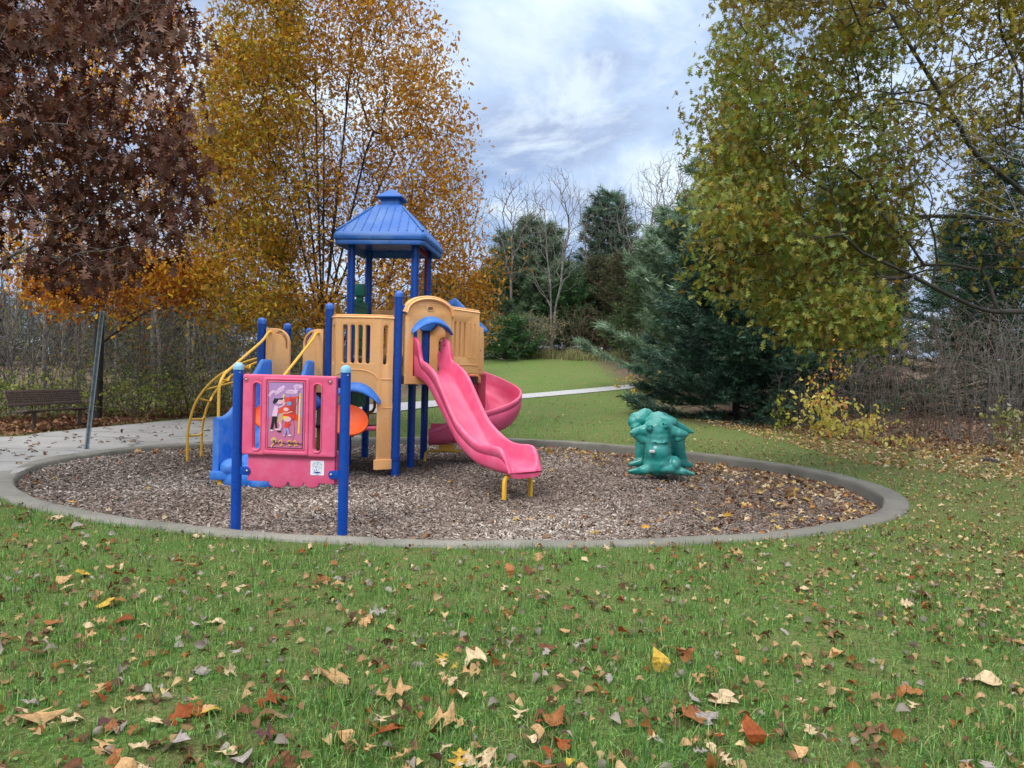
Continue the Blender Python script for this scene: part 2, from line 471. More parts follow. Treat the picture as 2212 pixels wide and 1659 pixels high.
def ground_mat():
    m, nt, b, o = _new('lawn_soil_and_thatch')
    big = _noise(nt, 0.22, 4, 0.6); mid = _noise(nt, 2.6, 6, 0.7); fine = _noise(nt, 46, 8, 0.75)
    green = _ramp(nt, fine, [(0.28, (0.030, 0.045, 0.014)), (0.5, (0.085, 0.150, 0.034)), (0.72, (0.18, 0.25, 0.085))])
    olive = _ramp(nt, fine, [(0.28, (0.055, 0.045, 0.025)), (0.5, (0.13, 0.135, 0.050)), (0.72, (0.30, 0.26, 0.13))])
    base = _mix(nt, _ramp(nt, mid, [(0.42, (0, 0, 0)), (0.62, (1, 1, 1))]), green, olive)
    tc = nt.nodes.new('ShaderNodeTexCoord'); sp = nt.nodes.new('ShaderNodeSeparateXYZ'); nt.links.new(tc.outputs['Object'], sp.inputs[0])
    # bare thatch to the right under the oak, fresher turf on the far rise
    mr = nt.nodes.new('ShaderNodeMapRange'); mr.inputs['From Min'].default_value = 1.5; mr.inputs['From Max'].default_value = 9.0
    nt.links.new(sp.outputs['X'], mr.inputs['Value'])
    my = nt.nodes.new('ShaderNodeMapRange'); my.inputs['From Min'].default_value = 36; my.inputs['From Max'].default_value = 22
    nt.links.new(sp.outputs['Y'], my.inputs['Value'])
    mm = nt.nodes.new('ShaderNodeMath'); mm.operation = 'MULTIPLY'; nt.links.new(mr.outputs[0], mm.inputs[0]); nt.links.new(my.outputs[0], mm.inputs[1])
    base = _mix(nt, mm.outputs[0], base, _mix(nt, 0.55, base, olive))
    base = _mix(nt, _ramp(nt, big, [(0.45, (0, 0, 0)), (0.65, (0.5, 0.5, 0.5))]), base, green)
    # bare leaf mould on the wood floors to the left and right
    duff = _ramp(nt, fine, [(0.28, (0.035, 0.026, 0.020)), (0.5, (0.11, 0.078, 0.055)), (0.72, (0.22, 0.165, 0.12))])
    def mrange(axis, a, b2):
        q = nt.nodes.new('ShaderNodeMapRange'); q.inputs['From Min'].default_value = a; q.inputs['From Max'].default_value = b2
        nt.links.new(sp.outputs[axis], q.inputs['Value']); return q.outputs[0]
    for (xa, xb, ya, yb) in ((-3.2, -4.6, 18.4, 19.6), (-9.0, -9.8, 15.9, 16.5), (9.0, 10.5, 16.2, 17.6), (5.0, 6.5, 19.8, 20.8)):
        q = nt.nodes.new('ShaderNodeMath'); q.operation = 'MULTIPLY'
        nt.links.new(mrange('X', xa, xb), q.inputs[0]); nt.links.new(mrange('Y', ya, yb), q.inputs[1])
        base = _mix(nt, q.outputs[0], base, duff)
    nt.links.new(base, b.inputs['Base Color']); b.inputs['Roughness'].default_value = 0.95; b.inputs['Specular IOR Level'].default_value = 0.1
    _bump(nt, b, fine, 0.8, 0.03)
    return m
NT = 240
ths = np.linspace(0, 2 * pi, NT, endpoint=False)
ro = r_out(ths)
rad = [ro - 0.12, ro - 0.012]
step = 0.12
cur = ro.copy()
while cur.mean() < 190:
    cur = cur + step; step *= 1.12; rad.append(cur.copy())
rad = np.array(rad)
gx = BC[0] + rad * np.cos(ths); gy = BC[1] + rad * np.sin(ths)
gz = terrain(gx, gy) + 0.008 * np.sin(gx * 1.7 + 0.4 * gy) * np.sin(gy * 1.3 - 0.5 * gx) * np.clip((rad - ro) / 2, 0, 1)
gz[0] = -0.05; gz[1] = -0.012
NR = len(rad)
ii, jj = np.meshgrid(np.arange(NR - 1), np.arange(NT), indexing='ij')
j2 = (jj + 1) % NT
GF = np.stack([ii * NT + jj, (ii + 1) * NT + jj, (ii + 1) * NT + j2, ii * NT + j2], -1).reshape(-1, 4)
lawn = mesh('lawn', np.stack([gx, gy, gz], -1).reshape(-1, 3), GF, ground_mat(), smooth=True)
tag(lawn, kind='structure')

def concrete(name, base, stain, streak=None, joints=False):
    m, nt, b, o = _new(name)
    f = _noise(nt, 60, 8, 0.75); s = _noise(nt, 1.3, 6, 0.65, stretch=streak); s2 = _noise(nt, 9, 6, 0.7)
    c = _ramp(nt, f, [(0.3, g(base, 0.58)), (0.7, g(base, 1.22))])
    c = _mix(nt, _ramp(nt, s, [(0.4, (0, 0, 0)), (0.68, (0.75, 0.75, 0.75))]), c, stain)
    c = _mix(nt, _ramp(nt, s2, [(0.6, (0, 0, 0)), (0.75, (0.6, 0.6, 0.6))]), c, g(stain, 0.6))
    nt.links.new(c, b.inputs['Base Color']); b.inputs['Roughness'].default_value = 0.9
    if joints:
        v = nt.nodes.new('ShaderNodeTexVoronoi'); v.feature = 'DISTANCE_TO_EDGE'; v.inputs['Scale'].default_value = 0.55
        tc = nt.nodes.new('ShaderNodeTexCoord'); wv = nt.nodes.new('ShaderNodeTexNoise'); wv.inputs['Scale'].default_value = 1.6; wv.inputs['Detail'].default_value = 5
        nt.links.new(tc.outputs['Object'], wv.inputs['Vector'])
        av = nt.nodes.new('ShaderNodeVectorMath'); av.operation = 'MULTIPLY_ADD'; av.inputs[1].default_value = (0.5, 0.5, 0.0)
        mp = nt.nodes.new('ShaderNodeMapping'); mp.inputs['Scale'].default_value = (0.28, 1.0, 1.0); mp.inputs['Rotation'].default_value = (0, 0, -0.18); nt.links.new(tc.outputs['Object'], mp.inputs[0])
        nt.links.new(wv.outputs['Color'], av.inputs[0]); nt.links.new(mp.outputs[0], av.inputs[2]); nt.links.new(av.outputs[0], v.inputs['Vector'])
        crack = _ramp(nt, v.outputs['Distance'], [(0.005, (0.8, 0.8, 0.8)), (0.014, (0, 0, 0))])
        nt.links.new(_mix(nt, crack, c, (0.06, 0.055, 0.05)), b.inputs['Base Color'])
    _bump(nt, b, f, 0.35, 0.01)
    return m
M['kerb'] = concrete('weathered_kerb_concrete', (0.225, 0.215, 0.185), (0.10, 0.098, 0.082))
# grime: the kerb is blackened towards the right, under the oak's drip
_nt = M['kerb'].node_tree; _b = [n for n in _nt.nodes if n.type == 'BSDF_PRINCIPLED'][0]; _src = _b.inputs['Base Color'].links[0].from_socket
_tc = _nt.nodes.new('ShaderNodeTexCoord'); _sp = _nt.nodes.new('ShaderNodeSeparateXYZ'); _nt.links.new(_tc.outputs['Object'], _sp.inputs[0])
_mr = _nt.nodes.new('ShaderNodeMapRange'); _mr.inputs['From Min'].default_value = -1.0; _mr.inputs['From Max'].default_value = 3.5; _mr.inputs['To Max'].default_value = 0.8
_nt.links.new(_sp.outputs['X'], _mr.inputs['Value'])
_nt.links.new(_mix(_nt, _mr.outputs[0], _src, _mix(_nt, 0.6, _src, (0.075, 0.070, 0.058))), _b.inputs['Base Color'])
M['path'] = concrete('worn_path_concrete', (0.33, 0.325, 0.315), (0.20, 0.197, 0.188), None, True)
M['gravel'] = simple('pale_limestone_grit', (0.46, 0.46, 0.47), 0.95, 0, 0.3, 60, 0.6, 120)

# concrete kerb round the play bed: rounded shoulders, real inner face, saw joints
NK = 360
tk = np.linspace(0, 2 * pi, NK, endpoint=False)
ri, w = r_in(tk), curb_w(tk)
wob = 0.006 * np.sin(tk * 37) + 0.005 * np.sin(tk * 83 + 1)
joint = np.where((np.arange(NK) % 22) == 0, -0.012, 0.0)
prof = [(0.0, -0.22), (0.0 + 0, -0.03), (0.012, 0.008), (0.035, 0.02), (0.5, 0.024), (-0.035, 0.02), (-0.012, 0.006), (0.0, -0.03), (0.0, -0.25)]
KV = []
for q, (a, z) in enumerate(prof):
    if q < 4: r = ri + a + wob
    elif q == 4: r = ri + 0.5 * w
    else: r = ri + w + a + wob * 0.6
    KV.append(np.stack([BC[0] + r * np.cos(tk), BC[1] + r * np.sin(tk), np.full(NK, z) + (joint if 2 <= q <= 6 else 0) + 0.004 * np.sin(tk * 19 + q)], -1))
KV = np.concatenate(KV); n = len(prof)
ii, jj = np.meshgrid(np.arange(n - 1), np.arange(NK), indexing='ij'); j2 = (jj + 1) % NK
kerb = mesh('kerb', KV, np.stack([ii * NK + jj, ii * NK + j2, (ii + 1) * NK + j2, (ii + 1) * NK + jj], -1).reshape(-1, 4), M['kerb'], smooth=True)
shade(kerb, 50); tag(kerb, kind='structure')

# the bed of wood chips: a lumpy sheet under the chips themselves
def bedz(x, y):
    return BED_Z + 0.012 * np.sin(x * 2.1 + 0.7 * y) * np.sin(y * 1.7 - 0.6 * x) + 0.008 * np.sin(5.1 * x) * np.sin(4.3 * y) + 0.095 * np.clip((-4.6 - np.asarray(x)) / 1.5, 0, 1) ** 1.3 - 0.045 * np.exp(-((np.asarray(x) - 0.25) ** 2 + (np.asarray(y) - 8.95) ** 2) / 0.35)
rb = np.linspace(0.0, 1.0, 44)[1:, None] * (r_in(ths) + 0.02)
bx, by = BC[0] + rb * np.cos(ths), BC[1] + rb * np.sin(ths)
bv = np.stack([bx, by, bedz(bx, by)], -1).reshape(-1, 3)
bv = np.vstack([bv, [[BC[0], BC[1], BED_Z]]])
bf = [(i * NT + j, (i + 1) * NT + j, (i + 1) * NT + (j + 1) % NT, i * NT + (j + 1) % NT) for i in range(len(rb) - 1) for j in range(NT)]
bf += [(len(bv) - 1, j, (j + 1) % NT) for j in range(NT)]
mb_, nt, b, o = _new('dark_damp_mulch')
f = _noise(nt, 34, 8, 0.8)
nt.links.new(_ramp(nt, f, [(0.3, (0.028, 0.021, 0.017)), (0.5, (0.10, 0.078, 0.062)), (0.72, (0.23, 0.19, 0.16))]), b.inputs['Base Color'])
b.inputs['Roughness'].default_value = 0.95; _bump(nt, b, f, 1.0, 0.03)
tag(mesh('play_bed_ground', bv, bf, mb_, smooth=True), kind='structure')

def strip(name, front, rear, m, dz, cross=10, along=8, crown=0.0):
    A, B = smoothpath(front, along), smoothpath(rear, along)
    n = len(A); t = np.linspace(0, 1, cross)[None, :, None]
    G = A[:, None, :] * (1 - t) + B[:, None, :] * t
    G[..., 2] = terrain(G[..., 0], G[..., 1]) + dz
    ii, jj = np.meshgrid(np.arange(n - 1), np.arange(cross - 1), indexing='ij')
    F = np.stack([ii * cross + jj, (ii + 1) * cross + jj, (ii + 1) * cross + jj + 1, ii * cross + jj + 1], -1).reshape(-1, 4)
    o = mesh(name, G.reshape(-1, 3), F, m, smooth=True); tag(o, kind='structure'); return o
km = lambda d: bedpt(radians(d), float(r_in(radians(d))) + float(curb_w(radians(d))) - 0.06)
pf = [np.array([-13.5, 8.6, 0]), np.array([-9.5, 9.3, 0]), km(197), km(182), km(168), km(154), km(141), km(130), km(121)]
pr_ = [np.array([-16, 12.2, 0]), np.array([-13, 13.0, 0]), gnd(0, 946), gnd(90, 937), gnd(200, 926), gnd(310, 916), gnd(420, 905), gnd(520, 897), gnd(600, 892)]
strip('path', pf, pr_, M['path'], 0.020, 14)
gf = [km(121) + [0, 0.0, 0], gnd(720, 905), gnd(870, 888), gnd(990, 874), gnd(1120, 862.5), gnd(1250, 851), gnd(1385, 838), gnd(1470, 830)]
gr = [gnd(600, 891), gnd(720, 880), gnd(870, 871), gnd(990, 863), gnd(1120, 853), gnd(1250, 842), gnd(1385, 829.5), gnd(1470, 822)]
strip('gravel_path', gf, gr, M['gravel'], 0.026, 8)
PATH_POLY = np.array([p[:2] for p in pf] + [p[:2] for p in gf] + [p[:2] for p in gr[::-1]] + [p[:2] for p in pr_[::-1]])
def on_path(x, y): return inpoly(np.asarray(x), np.asarray(y), PATH_POLY)

# ------------------------------------------------------------------ the play structure
U = unit(np.array([1.0, -0.10, 0])); Vd = np.array([-U[1], U[0], 0])
D0 = np.array([-2.90, 11.22, 0.0]); SU, SV = 1.11, 0.99
def gp(i, j, z=0.0): return D0 + U * SU * i + Vd * SV * j + np.array([0, 0, z])
PA, PD, PI = gp(-1, 0), gp(0, 0), gp(1, 0)
PB, PE, PG = gp(-1, 1), gp(0, 1), gp(1, 1)
PC, PF, PH = gp(-1, 2), gp(0, 2), gp(1, 2)
ORG = gp(0, 1, BED_Z)
ps = thing('play_structure', 'big play structure with blue posts, blue pagoda roof, tan walls and two pink slides', 'play structure', tuple(ORG))
def pp(name, VF, m, bev=0.0, parent=None, seg=2, ang=40): return solid(name, VF, m, parent or ps, bev, ORG, seg, ang)
def ppan(name, outer, holes, th, bev, fm, m, parent=None, cuts=()): return panel(name, outer, holes, th, bev, fm, m, parent or ps, cuts, ORG)
R5 = 0.066
def post(p, top, cap=True, collar=False):
    parts = [lathe([(R5, BED_Z - 0.15), (R5, top)], (p[0], p[1], 0), 22)]
    if collar:
        parts += [lathe([(R5 + 0.001, z), (R5 + 0.012, z + 0.004), (R5 + 0.012, z + 0.024), (R5 + 0.001, z + 0.028)], (p[0], p[1], 0), 22) for z in (0.10, 0.14)]
    o = pp('post', merge(parts), M['post_blue'])
    if cap:
        c = lathe([(R5 + 0.003, top - 0.035), (R5 + 0.003, top + 0.012), (R5 - 0.004, top + 0.032), (R5 - 0.02, top + 0.052), (R5 - 0.042, top + 0.064), (0.004, top + 0.068)], (p[0], p[1], 0), 22)
        o2 = solid('cap', c, M['cap_blue'], o, 0, ORG)
    return o
for p, t in ((PA, 2.22), (PB, 2.20), (PC, 2.18), (PD, 2.47), (PI, 2.68)): post(p, t, True, p is PI)
for p in (PE, PG, PF, PH): post(p, 3.70, False)

# decks: dark coated steel trays, the tower one a step higher
def deck(pts, z, th=0.13, inset=0.0):
    c = np.mean(pts, axis=0); q = [np.array(p) + (c - p) * inset for p in pts]
    bot = [np.array([p[0], p[1], z - th]) for p in q]; top = [np.array([p[0], p[1], z]) for p in q]
    return pp('deck', loft([bot, top]), M['deck'], 0.006)
deck([PE, PG, PH, PF], 1.69); deck([PD, PI, PG, PE], 1.42); deck([PA, PD, PE, PB], 1.20); deck([PB, PE, PF, PC], 1.30)
K0 = np.array([-1.70, 11.14, 0]); K1 = K0 + np.array([0.80, 0.60, 0]) * 0.83
K2 = K1 + np.array([0.52, 0.854, 0]) * 0.80; K3 = K2 + unit(np.array([0.06, 1.0, 0])) * 0.75
deck([PI + [0.05, 0, 0], K0 + [0.07, 0.02, 0], K1 + [-0.03, 0.05, 0], K2 + [-0.05, 0, 0], K3 + [-0.05, 0, 0], PH, PG], 1.42)

# pagoda roof
RCc = (PE + PG + PF + PH) / 4; RCc = np.array([RCc[0], RCc[1] - 0.02, 0])
ang0 = atan2(U[1], U[0])
def sqring(h, z, r, n=5, c=RCc):
    r = min(r, h * 0.9)
    out = []
    for x, y in rrect(-h, -h, h, h, r, n):
        out.append((c[0] + x * cos(ang0) - y * sin(ang0), c[1] + x * sin(ang0) + y * cos(ang0), z))
    return out
roof_r = [(0.60, 3.74, .03), (0.70, 3.66, .06), (0.735, 3.585, .09), (0.765, 3.59, .09), (0.775, 3.625, .09), (0.765, 3.66, .09), (0.785, 3.675, .09), (0.795, 3.71, .09), (0.79, 3.75, .08), (0.775, 3.78, .07), (0.75, 3.808, .06),
          (0.60, 3.965, .04), (0.43, 4.145, .03), (0.27, 4.315, .025), (0.235, 4.36, .02), (0.205, 4.375, .02), (0.10, 4.38, .02)]
roof = pp('roof', loft([sqring(h, z, r) for h, z, r in roof_r]), M['roof_blue'], ang=32)
seams = []
for side in range(4):
    ca, sa = cos(ang0 + side * pi / 2), sin(ang0 + side * pi / 2)
    def rw(s, h, z): # s along the side, h = half size at that height
        return np.array([RCc[0] + s * ca + h * sa, RCc[1] + s * sa - h * ca, z])
    prof2 = [(0.74, 3.818), (0.60, 3.965), (0.43, 4.145), (0.27, 4.315)]
    for k in range(-4, 5):
        a = 0.155 * k
        pts = []
        for h, z in smoothpath([(h, z, 0) for h, z in prof2], 5)[:, :2]:
            s = a * (0.80 + 0.20 * h / 0.74)
            if abs(s) > h - 0.02: break
            pts.append(rw(s, h + 0.003, z + 0.003))
        if len(pts) > 2: seams.append(tube(pts, 0.009, 6))
    hip = [rw(h, h, z + 0.002) for h, z in smoothpath([(h, z, 0) for h, z in prof2], 5)[:, :2]]
    seams.append(tube(hip, 0.020, 8))
pp('seam', merge(seams), M['roof_blue'], parent=roof)
cup = solid('cupola', loft([sqring(h, z, r) for h, z, r in [(0.165, 4.36, .02), (0.165, 4.50, .02)]]), M['roof_blue'], roof, 0, ORG)
solid('cupola_cap', loft([sqring(h, z, r) for h, z, r in [(0.15, 4.50, .02), (0.215, 4.492, .03), (0.232, 4.503, .04), (0.235, 4.52, .04), (0.22, 4.538, .04), (0.12, 4.622, .04), (0.055, 4.668, .04), (0.02, 4.68, .01)]]), M['roof_blue'], roof, 0, ORG)
for side in range(4):
    a = ang0 + side * pi / 2
    fm = plane_map((RCc[0] + 0.165 * sin(a), RCc[1] - 0.165 * cos(a), 4.435), (cos(a), sin(a)))
    arch = [(-0.09, -0.07), (0.09, -0.07), (0.09, 0.03)] + [(0.09 * cos(t), 0.03 + 0.028 * sin(t)) for t in np.linspace(0.3, pi - 0.3, 6)] + [(-0.09, 0.03)]
    hole = [(x * 0.84, z * 0.84) for x, z in arch]
    ppan('cupola_louver', arch, [hole], 0.012, 0.003, fm, M['roof_blue'], cup)
pp('ceiling_board', loft([sqring(0.66, 3.688, .03), sqring(0.66, 3.702, .03)]), M['post_blue'], parent=roof)

# red brackets under the roof's right side
for sgn, P0_, P1_ in ((1, PG, PH),):
    L = np.linalg.norm(P1_ - P0_)
    fm = plane_map(P0_ + [0.0, 0, 0], (P1_ - P0_)[:2])
    br = [(0.07, 3.58)] + [(0.07 + 0.22 * (1 - cos(t)), 3.28 + 0.27 * sin(t)) for t in np.linspace(0.1, pi / 2, 7)]
    br += [(L - 0.07 - 0.22 * (1 - cos(t)), 3.28 + 0.27 * sin(t)) for t in np.linspace(pi / 2, 0.1, 7)] + [(L - 0.07, 2.96), (L - 0.03, 2.96), (L - 0.03, 3.66), (0.03, 3.66), (0.03, 3.58)]
    ppan('bracket', br, [], 0.03, 0.006, fm, M['red_metal'])

# bay wall with slots, store front below it, between the two front posts
bay = np.array([PD + U * 0.075, PD + U * 0.20 - Vd * 0.17, PI - U * 0.24 - Vd * 0.17, PI - U * 0.075 - Vd * 0.03])
seg = np.linalg.norm(np.diff(bay, axis=0), axis=1); cum = np.concatenate([[0], np.cumsum(seg)])
LB = cum[-1]
def bay_map(s, z, t):
    i = 0 if s < cum[1] else (1 if s < cum[2] else 2)
    d = unit(bay[i + 1] - bay[i]); n_ = np.array([d[1], -d[0], 0])
    # blended normal near the folds keeps the plate closed
    for c_ in (1, 2):
        if abs(s - cum[c_]) < 0.012:
            d2 = unit(unit(bay[c_] - bay[c_ - 1]) + unit(bay[c_ + 1] - bay[c_])); n_ = np.array([d2[1], -d2[0], 0])
    return bay[i] + d * (s - cum[i]) + n_ * t + np.array([0, 0, z])
slots = []
for sc_ in (0.105, cum[1] + 0.125, cum[1] + 0.245, cum[1] + 0.365, cum[1] + 0.485, cum[2] + 0.085):
    slots.append(rrect(sc_ - 0.037, 1.60 - 0.04 * abs(sc_ - LB / 2), sc_ + 0.037, 2.19, 0.03, 4))
lx0, lx1 = 0.14, LB - 0.235
store = [(0, -0.02), (lx0, -0.02), (lx0, 1.02)] + [(LB / 2 - 0.02 + (lx1 - lx0) / 2 * -cos(t), 1.02 + 0.20 * sin(t)) for t in np.linspace(0.12, pi - 0.12, 11)] + [(lx1, 1.02), (lx1, -0.02), (LB, -0.02), (LB, 2.30), (0, 2.30)]
bayp = ppan('bay_wall', store, slots, 0.07, 0.012, bay_map, M['tan'], cuts=(cum[1] - .01, cum[1], cum[1] + .01, cum[2] - .01, cum[2], cum[2] + .01))
def railcap(name, pts, z, m, w=0.075, parent=None):
    sec = [(-w / 2, 0), (w / 2, 0), (w / 2 + .012, 0.015), (w / 2, 0.032), (w / 2 - .012, 0.036), (w / 2 - .01, 0.052), (w / 2 - 0.026, 0.062), (-w / 2, 0.062)]
    P = np.array(pts, float); T = unit(np.gradient(P, axis=0)); rings = []
    for p, t in zip(P, T):
        n_ = np.array([t[1], -t[0], 0]); n_ = n_ / max(1e-6, np.linalg.norm(n_))
        zz = z(p) if callable(z) else z
        rings.append([p + n_ * a + np.array([0, 0, zz + b_]) for a, b_ in sec])
    return pp(name, loft(rings), m, parent=parent, ang=50)
capath = np.concatenate([np.linspace(bay[i], bay[i + 1], 5)[(0 if i == 0 else 1):] for i in range(3)])
railcap('cap_rail', capath, 2.29, M['tan'], parent=bayp)
# moulded groove lines on the bay wall: raised beads
bead = [bay_map(s, z, 0.036) for s, z in [(0.04, 1.36), (0.16, 1.36)] + [(LB / 2 - 0.02 - 0.33 * cos(t), 1.36 + 0.14 * sin(t)) for t in np.linspace(0, pi, 13)] + [(LB - 0.18, 1.36), (LB - 0.02, 1.36)]]
pp('bead', tube(bead, 0.009, 6), M['tan'], parent=bayp)
pp('bead', tube([bay_map(s, 0.92, 0.036) for s in (LB - 0.235, LB - 0.15, LB - 0.01)], 0.007, 6), M['tan'], parent=bayp)
ppan('foot_block', rrect(LB - 0.265, -0.04, LB + 0.005, 0.12, 0.015), [], 0.11, 0.012, lambda s, z, t: bay_map(min(s, LB), z, t) + U * max(0, s - LB), M['tan'], bayp, cuts=(cum[2],))
def awning(name, fm, s0, half, z0, rise, projn, m, th=0.12, parent=None):
    rings = []
    for x in np.linspace(-1, 1, 25):
        k = sqrt(max(0.0, 1 - 0.88 * abs(x) ** 2.6)); zc = z0 + rise * (1 - x * x)
        sec = [(0.0, 1.0), (0.35, 0.92), (0.7, 0.62), (0.94, 0.22), (1.0, 0.0), (0.95, -0.16), (0.8, -0.2), (0.0, -0.05)]
        rings.append([fm(s0 + half * x, zc + b_ * th * k, 0.036 + a * projn * (0.35 + 0.65 * k)) for a, b_ in sec])
    return pp(name, loft(rings), m, parent=parent, ang=60)
awning('awning', lambda s, z, t: bay[1] + U * (s - cum[1]) + np.array([U[1], -U[0], 0]) * t + np.array([0, 0, z]), LB / 2 - 0.02, 0.40, 0.985, 0.20, 0.16, M['blue'])
# counter, orange play dishes
cpath = smoothpath([bay_map(0.10, 0.60, -0.02), bay_map(0.25, 0.60, 0.09), bay_map(LB * 0.5, 0.60, 0.12), bay_map(LB - 0.38, 0.60, 0.09), bay_map(LB - 0.25, 0.60, -0.01)], 6)
pp('counter_rim', tube(cpath, 0.036, 10), M['pink'])
pp('counter_top', loft([[bay_map(0.1, z, -0.03), bay_map(0.25, z, 0.07), bay_map(LB * .5, z, 0.1), bay_map(LB - .38, z, 0.07), bay_map(LB - .24, z, -0.03), bay_map(LB - .24, z, -0.3), bay_map(.1, z, -0.3)] for z in (0.60, 0.63)]), M['deck'])
def dish(c, r, nrm, depth, m):
    nrm = unit(np.array(nrm, float)); a = unit(np.cross(nrm, [0.3, 0.1, 1.0])); b_ = np.cross(nrm, a)
    prof = [(0.02, -depth), (0.5, -depth * 0.86), (0.85, -depth * 0.35), (0.98, 0.0), (1.02, 0.012), (1.05, -0.005), (1.02, -0.03), (0.9, -depth * 0.5 - 0.02), (0.5, -depth - 0.025), (0.02, -depth - 0.03)]
    rings = [[np.array(c) + nrm * h + r * q * (a * cos(t) + b_ * sin(t)) for t in np.linspace(0, 2 * pi, 28, endpoint=False)] for q, h in prof]
    return pp('play_dish', loft(rings), m, ang=50)
dish((-2.47, 10.74, 0.74), 0.30, (0.25, -0.66, 0.72), 0.10, M['orange'])
dc = at(583, 899, 9.55)
dish(dc, 0.21, (0.30, -0.72, 0.62), 0.07, M['orange'])
pp('dish_stand', tube([(-2.47, 10.83, 0.64), (-2.47, 10.95, 0.50), (-2.47, 11.1, 0.46)], 0.022, 8), M['deck'])
pp('dish_stand', tube([dc + [0, 0.03, -0.09], dc + [0, 0.06, -0.9]], 0.03, 8), M['deck'])

# slide arch wall, slotted wall, return wall and back gable of the right-hand bay
fm1 = plane_map(K0, (0.80, 0.60))
W1 = 0.83
def arch_top(s0, s1, zs, zr, n=13, k=1.0):
    c, h = (s0 + s1) / 2, (s1 - s0) / 2
    return [(c + h * cos(t), zs + zr * sin(t)) for t in np.linspace(0, pi, n)]
out1 = [(0, 1.29), (W1, 1.29), (W1, 2.42)] + arch_top(0.0, W1, 2.42, 0.24)[1:-1] + [(0, 2.42)]
hole1 = [(0.135, 1.42), (W1 - 0.06, 1.42), (W1 - 0.06, 2.13)] + [(0.4475 + 0.3225 * cos(t), 2.13 + 0.15 * sin(t)) for t in np.linspace(0.2, pi - 0.2, 9)] + [(0.135, 2.13)]
aw = ppan('arch_wall', out1, [hole1, rrect(0.37, 2.475, 0.47, 2.52, 0.02)], 0.11, 0.014, fm1, M['tan'])
ppan('name_plate', rrect(0.355, 2.46, 0.485, 2.535, 0.035), [rrect(0.372, 2.473, 0.468, 2.522, 0.022)], 0.02, 0.006, lambda s, z, t: fm1(s, z, t + 0.058), M['tan'], aw)
ppan('badge', rrect(0.385, 2.484, 0.455, 2.512, 0.013), [], 0.012, 0.004, lambda s, z, t: fm1(s, z, t + 0.045), M['steel'], aw)
arcpts = [fm1(s, 0, 0.03) for s in np.linspace(-0.01, W1 + 0.01, 23)]
zf = {i: 2.405 + 0.245 * sqrt(max(0, 1 - ((i / 22) * 2 - 1) ** 2)) for i in range(23)}
P_ = np.array([p + [0, 0, zf[i]] for i, p in enumerate(arcpts)])
def arcrail(name, Pts, nrm, m, parent):
    T = unit(np.gradient(Pts, axis=0)); rings = []
    sec = [(-0.05, -0.02), (0.055, -0.02), (0.07, 0.0), (0.058, 0.018), (0.045, 0.022), (0.048, 0.038), (0.03, 0.05), (-0.05, 0.05)]
    for p, t in zip(Pts, T):
        up = np.cross(nrm, t); up = up if up[2] > 0 or abs(up[2]) < 1e-6 else -up
        rings.append([p + nrm * a + up * b_ for a, b_ in sec])
    return pp(name, loft(rings), m, parent=parent, ang=50)
arcrail('cap_rail', P_, np.array([0.60, -0.80, 0]), M['tan'], aw)
awning('awning', fm1, 0.45, 0.365, 2.10, 0.17, 0.17, M['blue'], 0.11)
W2 = float(np.linalg.norm(K2 - K1)); fm2 = plane_map(K1, (K2 - K1)[:2])
sl2 = [rrect(s - 0.022, 1.74, s + 0.022, 2.33, 0.02) for s in (0.10, 0.235, 0.37)]
sw = ppan('slot_wall', rrect(0, 1.47, W2, 2.52, 0.01), sl2, 0.08, 0.012, fm2, M['tan'])
for s in (0.505, 0.64):
    ppan('blind_slot', rrect(s - 0.032, 1.73, s + 0.032, 2.34, 0.03), [rrect(s - 0.020, 1.745, s + 0.020, 2.325, 0.018)], 0.012, 0.005, lambda a, z, t: fm2(a, z, t + 0.043), M['tan'], sw)
pp('bead', tube([fm2(0.0, 1.62, 0.042), fm2(W2, 1.62, 0.042)], 0.008, 6), M['tan'], parent=sw)
railcap('cap_rail', np.linspace(K1, K2, 8), 2.51, M['tan'], parent=sw)
fm3 = plane_map(K2, (K3 - K2)[:2])
W3 = float(np.linalg.norm(K3 - K2))
rw_ = ppan('return_wall', rrect(0.0, 1.47, W3, 2.30, 0.01), [], 0.09, 0.012, fm3, M['tan'])
for z in (1.54, 1.88): pp('bolt', lathe([(0.018, -0.01), (0.018, 0.004), (0.009, 0.010)], (0, 0, 0), 12), M['bolt_red'], parent=rw_).data.transform(Matrix.Translation(Vector(fm3(0.09, z, 0.047) - ORG)) @ Matrix.Rotation(pi / 2, 4, 'Y') @ Matrix.Translation(Vector(ORG)))
# back gable with its blue roof over the spiral slide
Gl = PH + U * 0.07; Gr = K3
GW = float(np.linalg.norm(Gr - Gl)); fm4 = plane_map(Gl, (Gr - Gl)[:2])
bw = ppan('gable_wall', [(0, 1.30), (GW, 1.30), (GW, 2.2), (GW / 2, 2.62), (0, 2.2)], [rrect(0.16, 1.43, GW - 0.16, 2.12, 0.1)], 0.08, 0.012, fm4, M['tan'])
gc = at(983, 647, 13.1)
gs = float((gc - Gl) @ unit(Gr - Gl)); gz_ = gc[2]
gb = [(gs - 0.60, gz_ - 0.60), (gs - 0.42, gz_ - 0.60), (gs, gz_ - 0.14), (gs + 0.42, gz_ - 0.60), (gs + 0.60, gz_ - 0.60), (gs + 0.62, gz_ - 0.55), (gs + 0.05, gz_ - 0.01), (gs, gz_ + 0.01), (gs - 0.05, gz_ - 0.01), (gs - 0.62, gz_ - 0.55)]
ga = ppan('gable_awning', gb, [], 0.32, 0.03, lambda s, z, t: fm4(s, z, t - 0.02), M['blue'])
ppan('gable_board', [(gs - 0.42, gz_ - 0.56), (gs + 0.42, gz_ - 0.56), (gs, gz_ - 0.10)], [], 0.05, 0.01, fm4, M['blue'], ga)

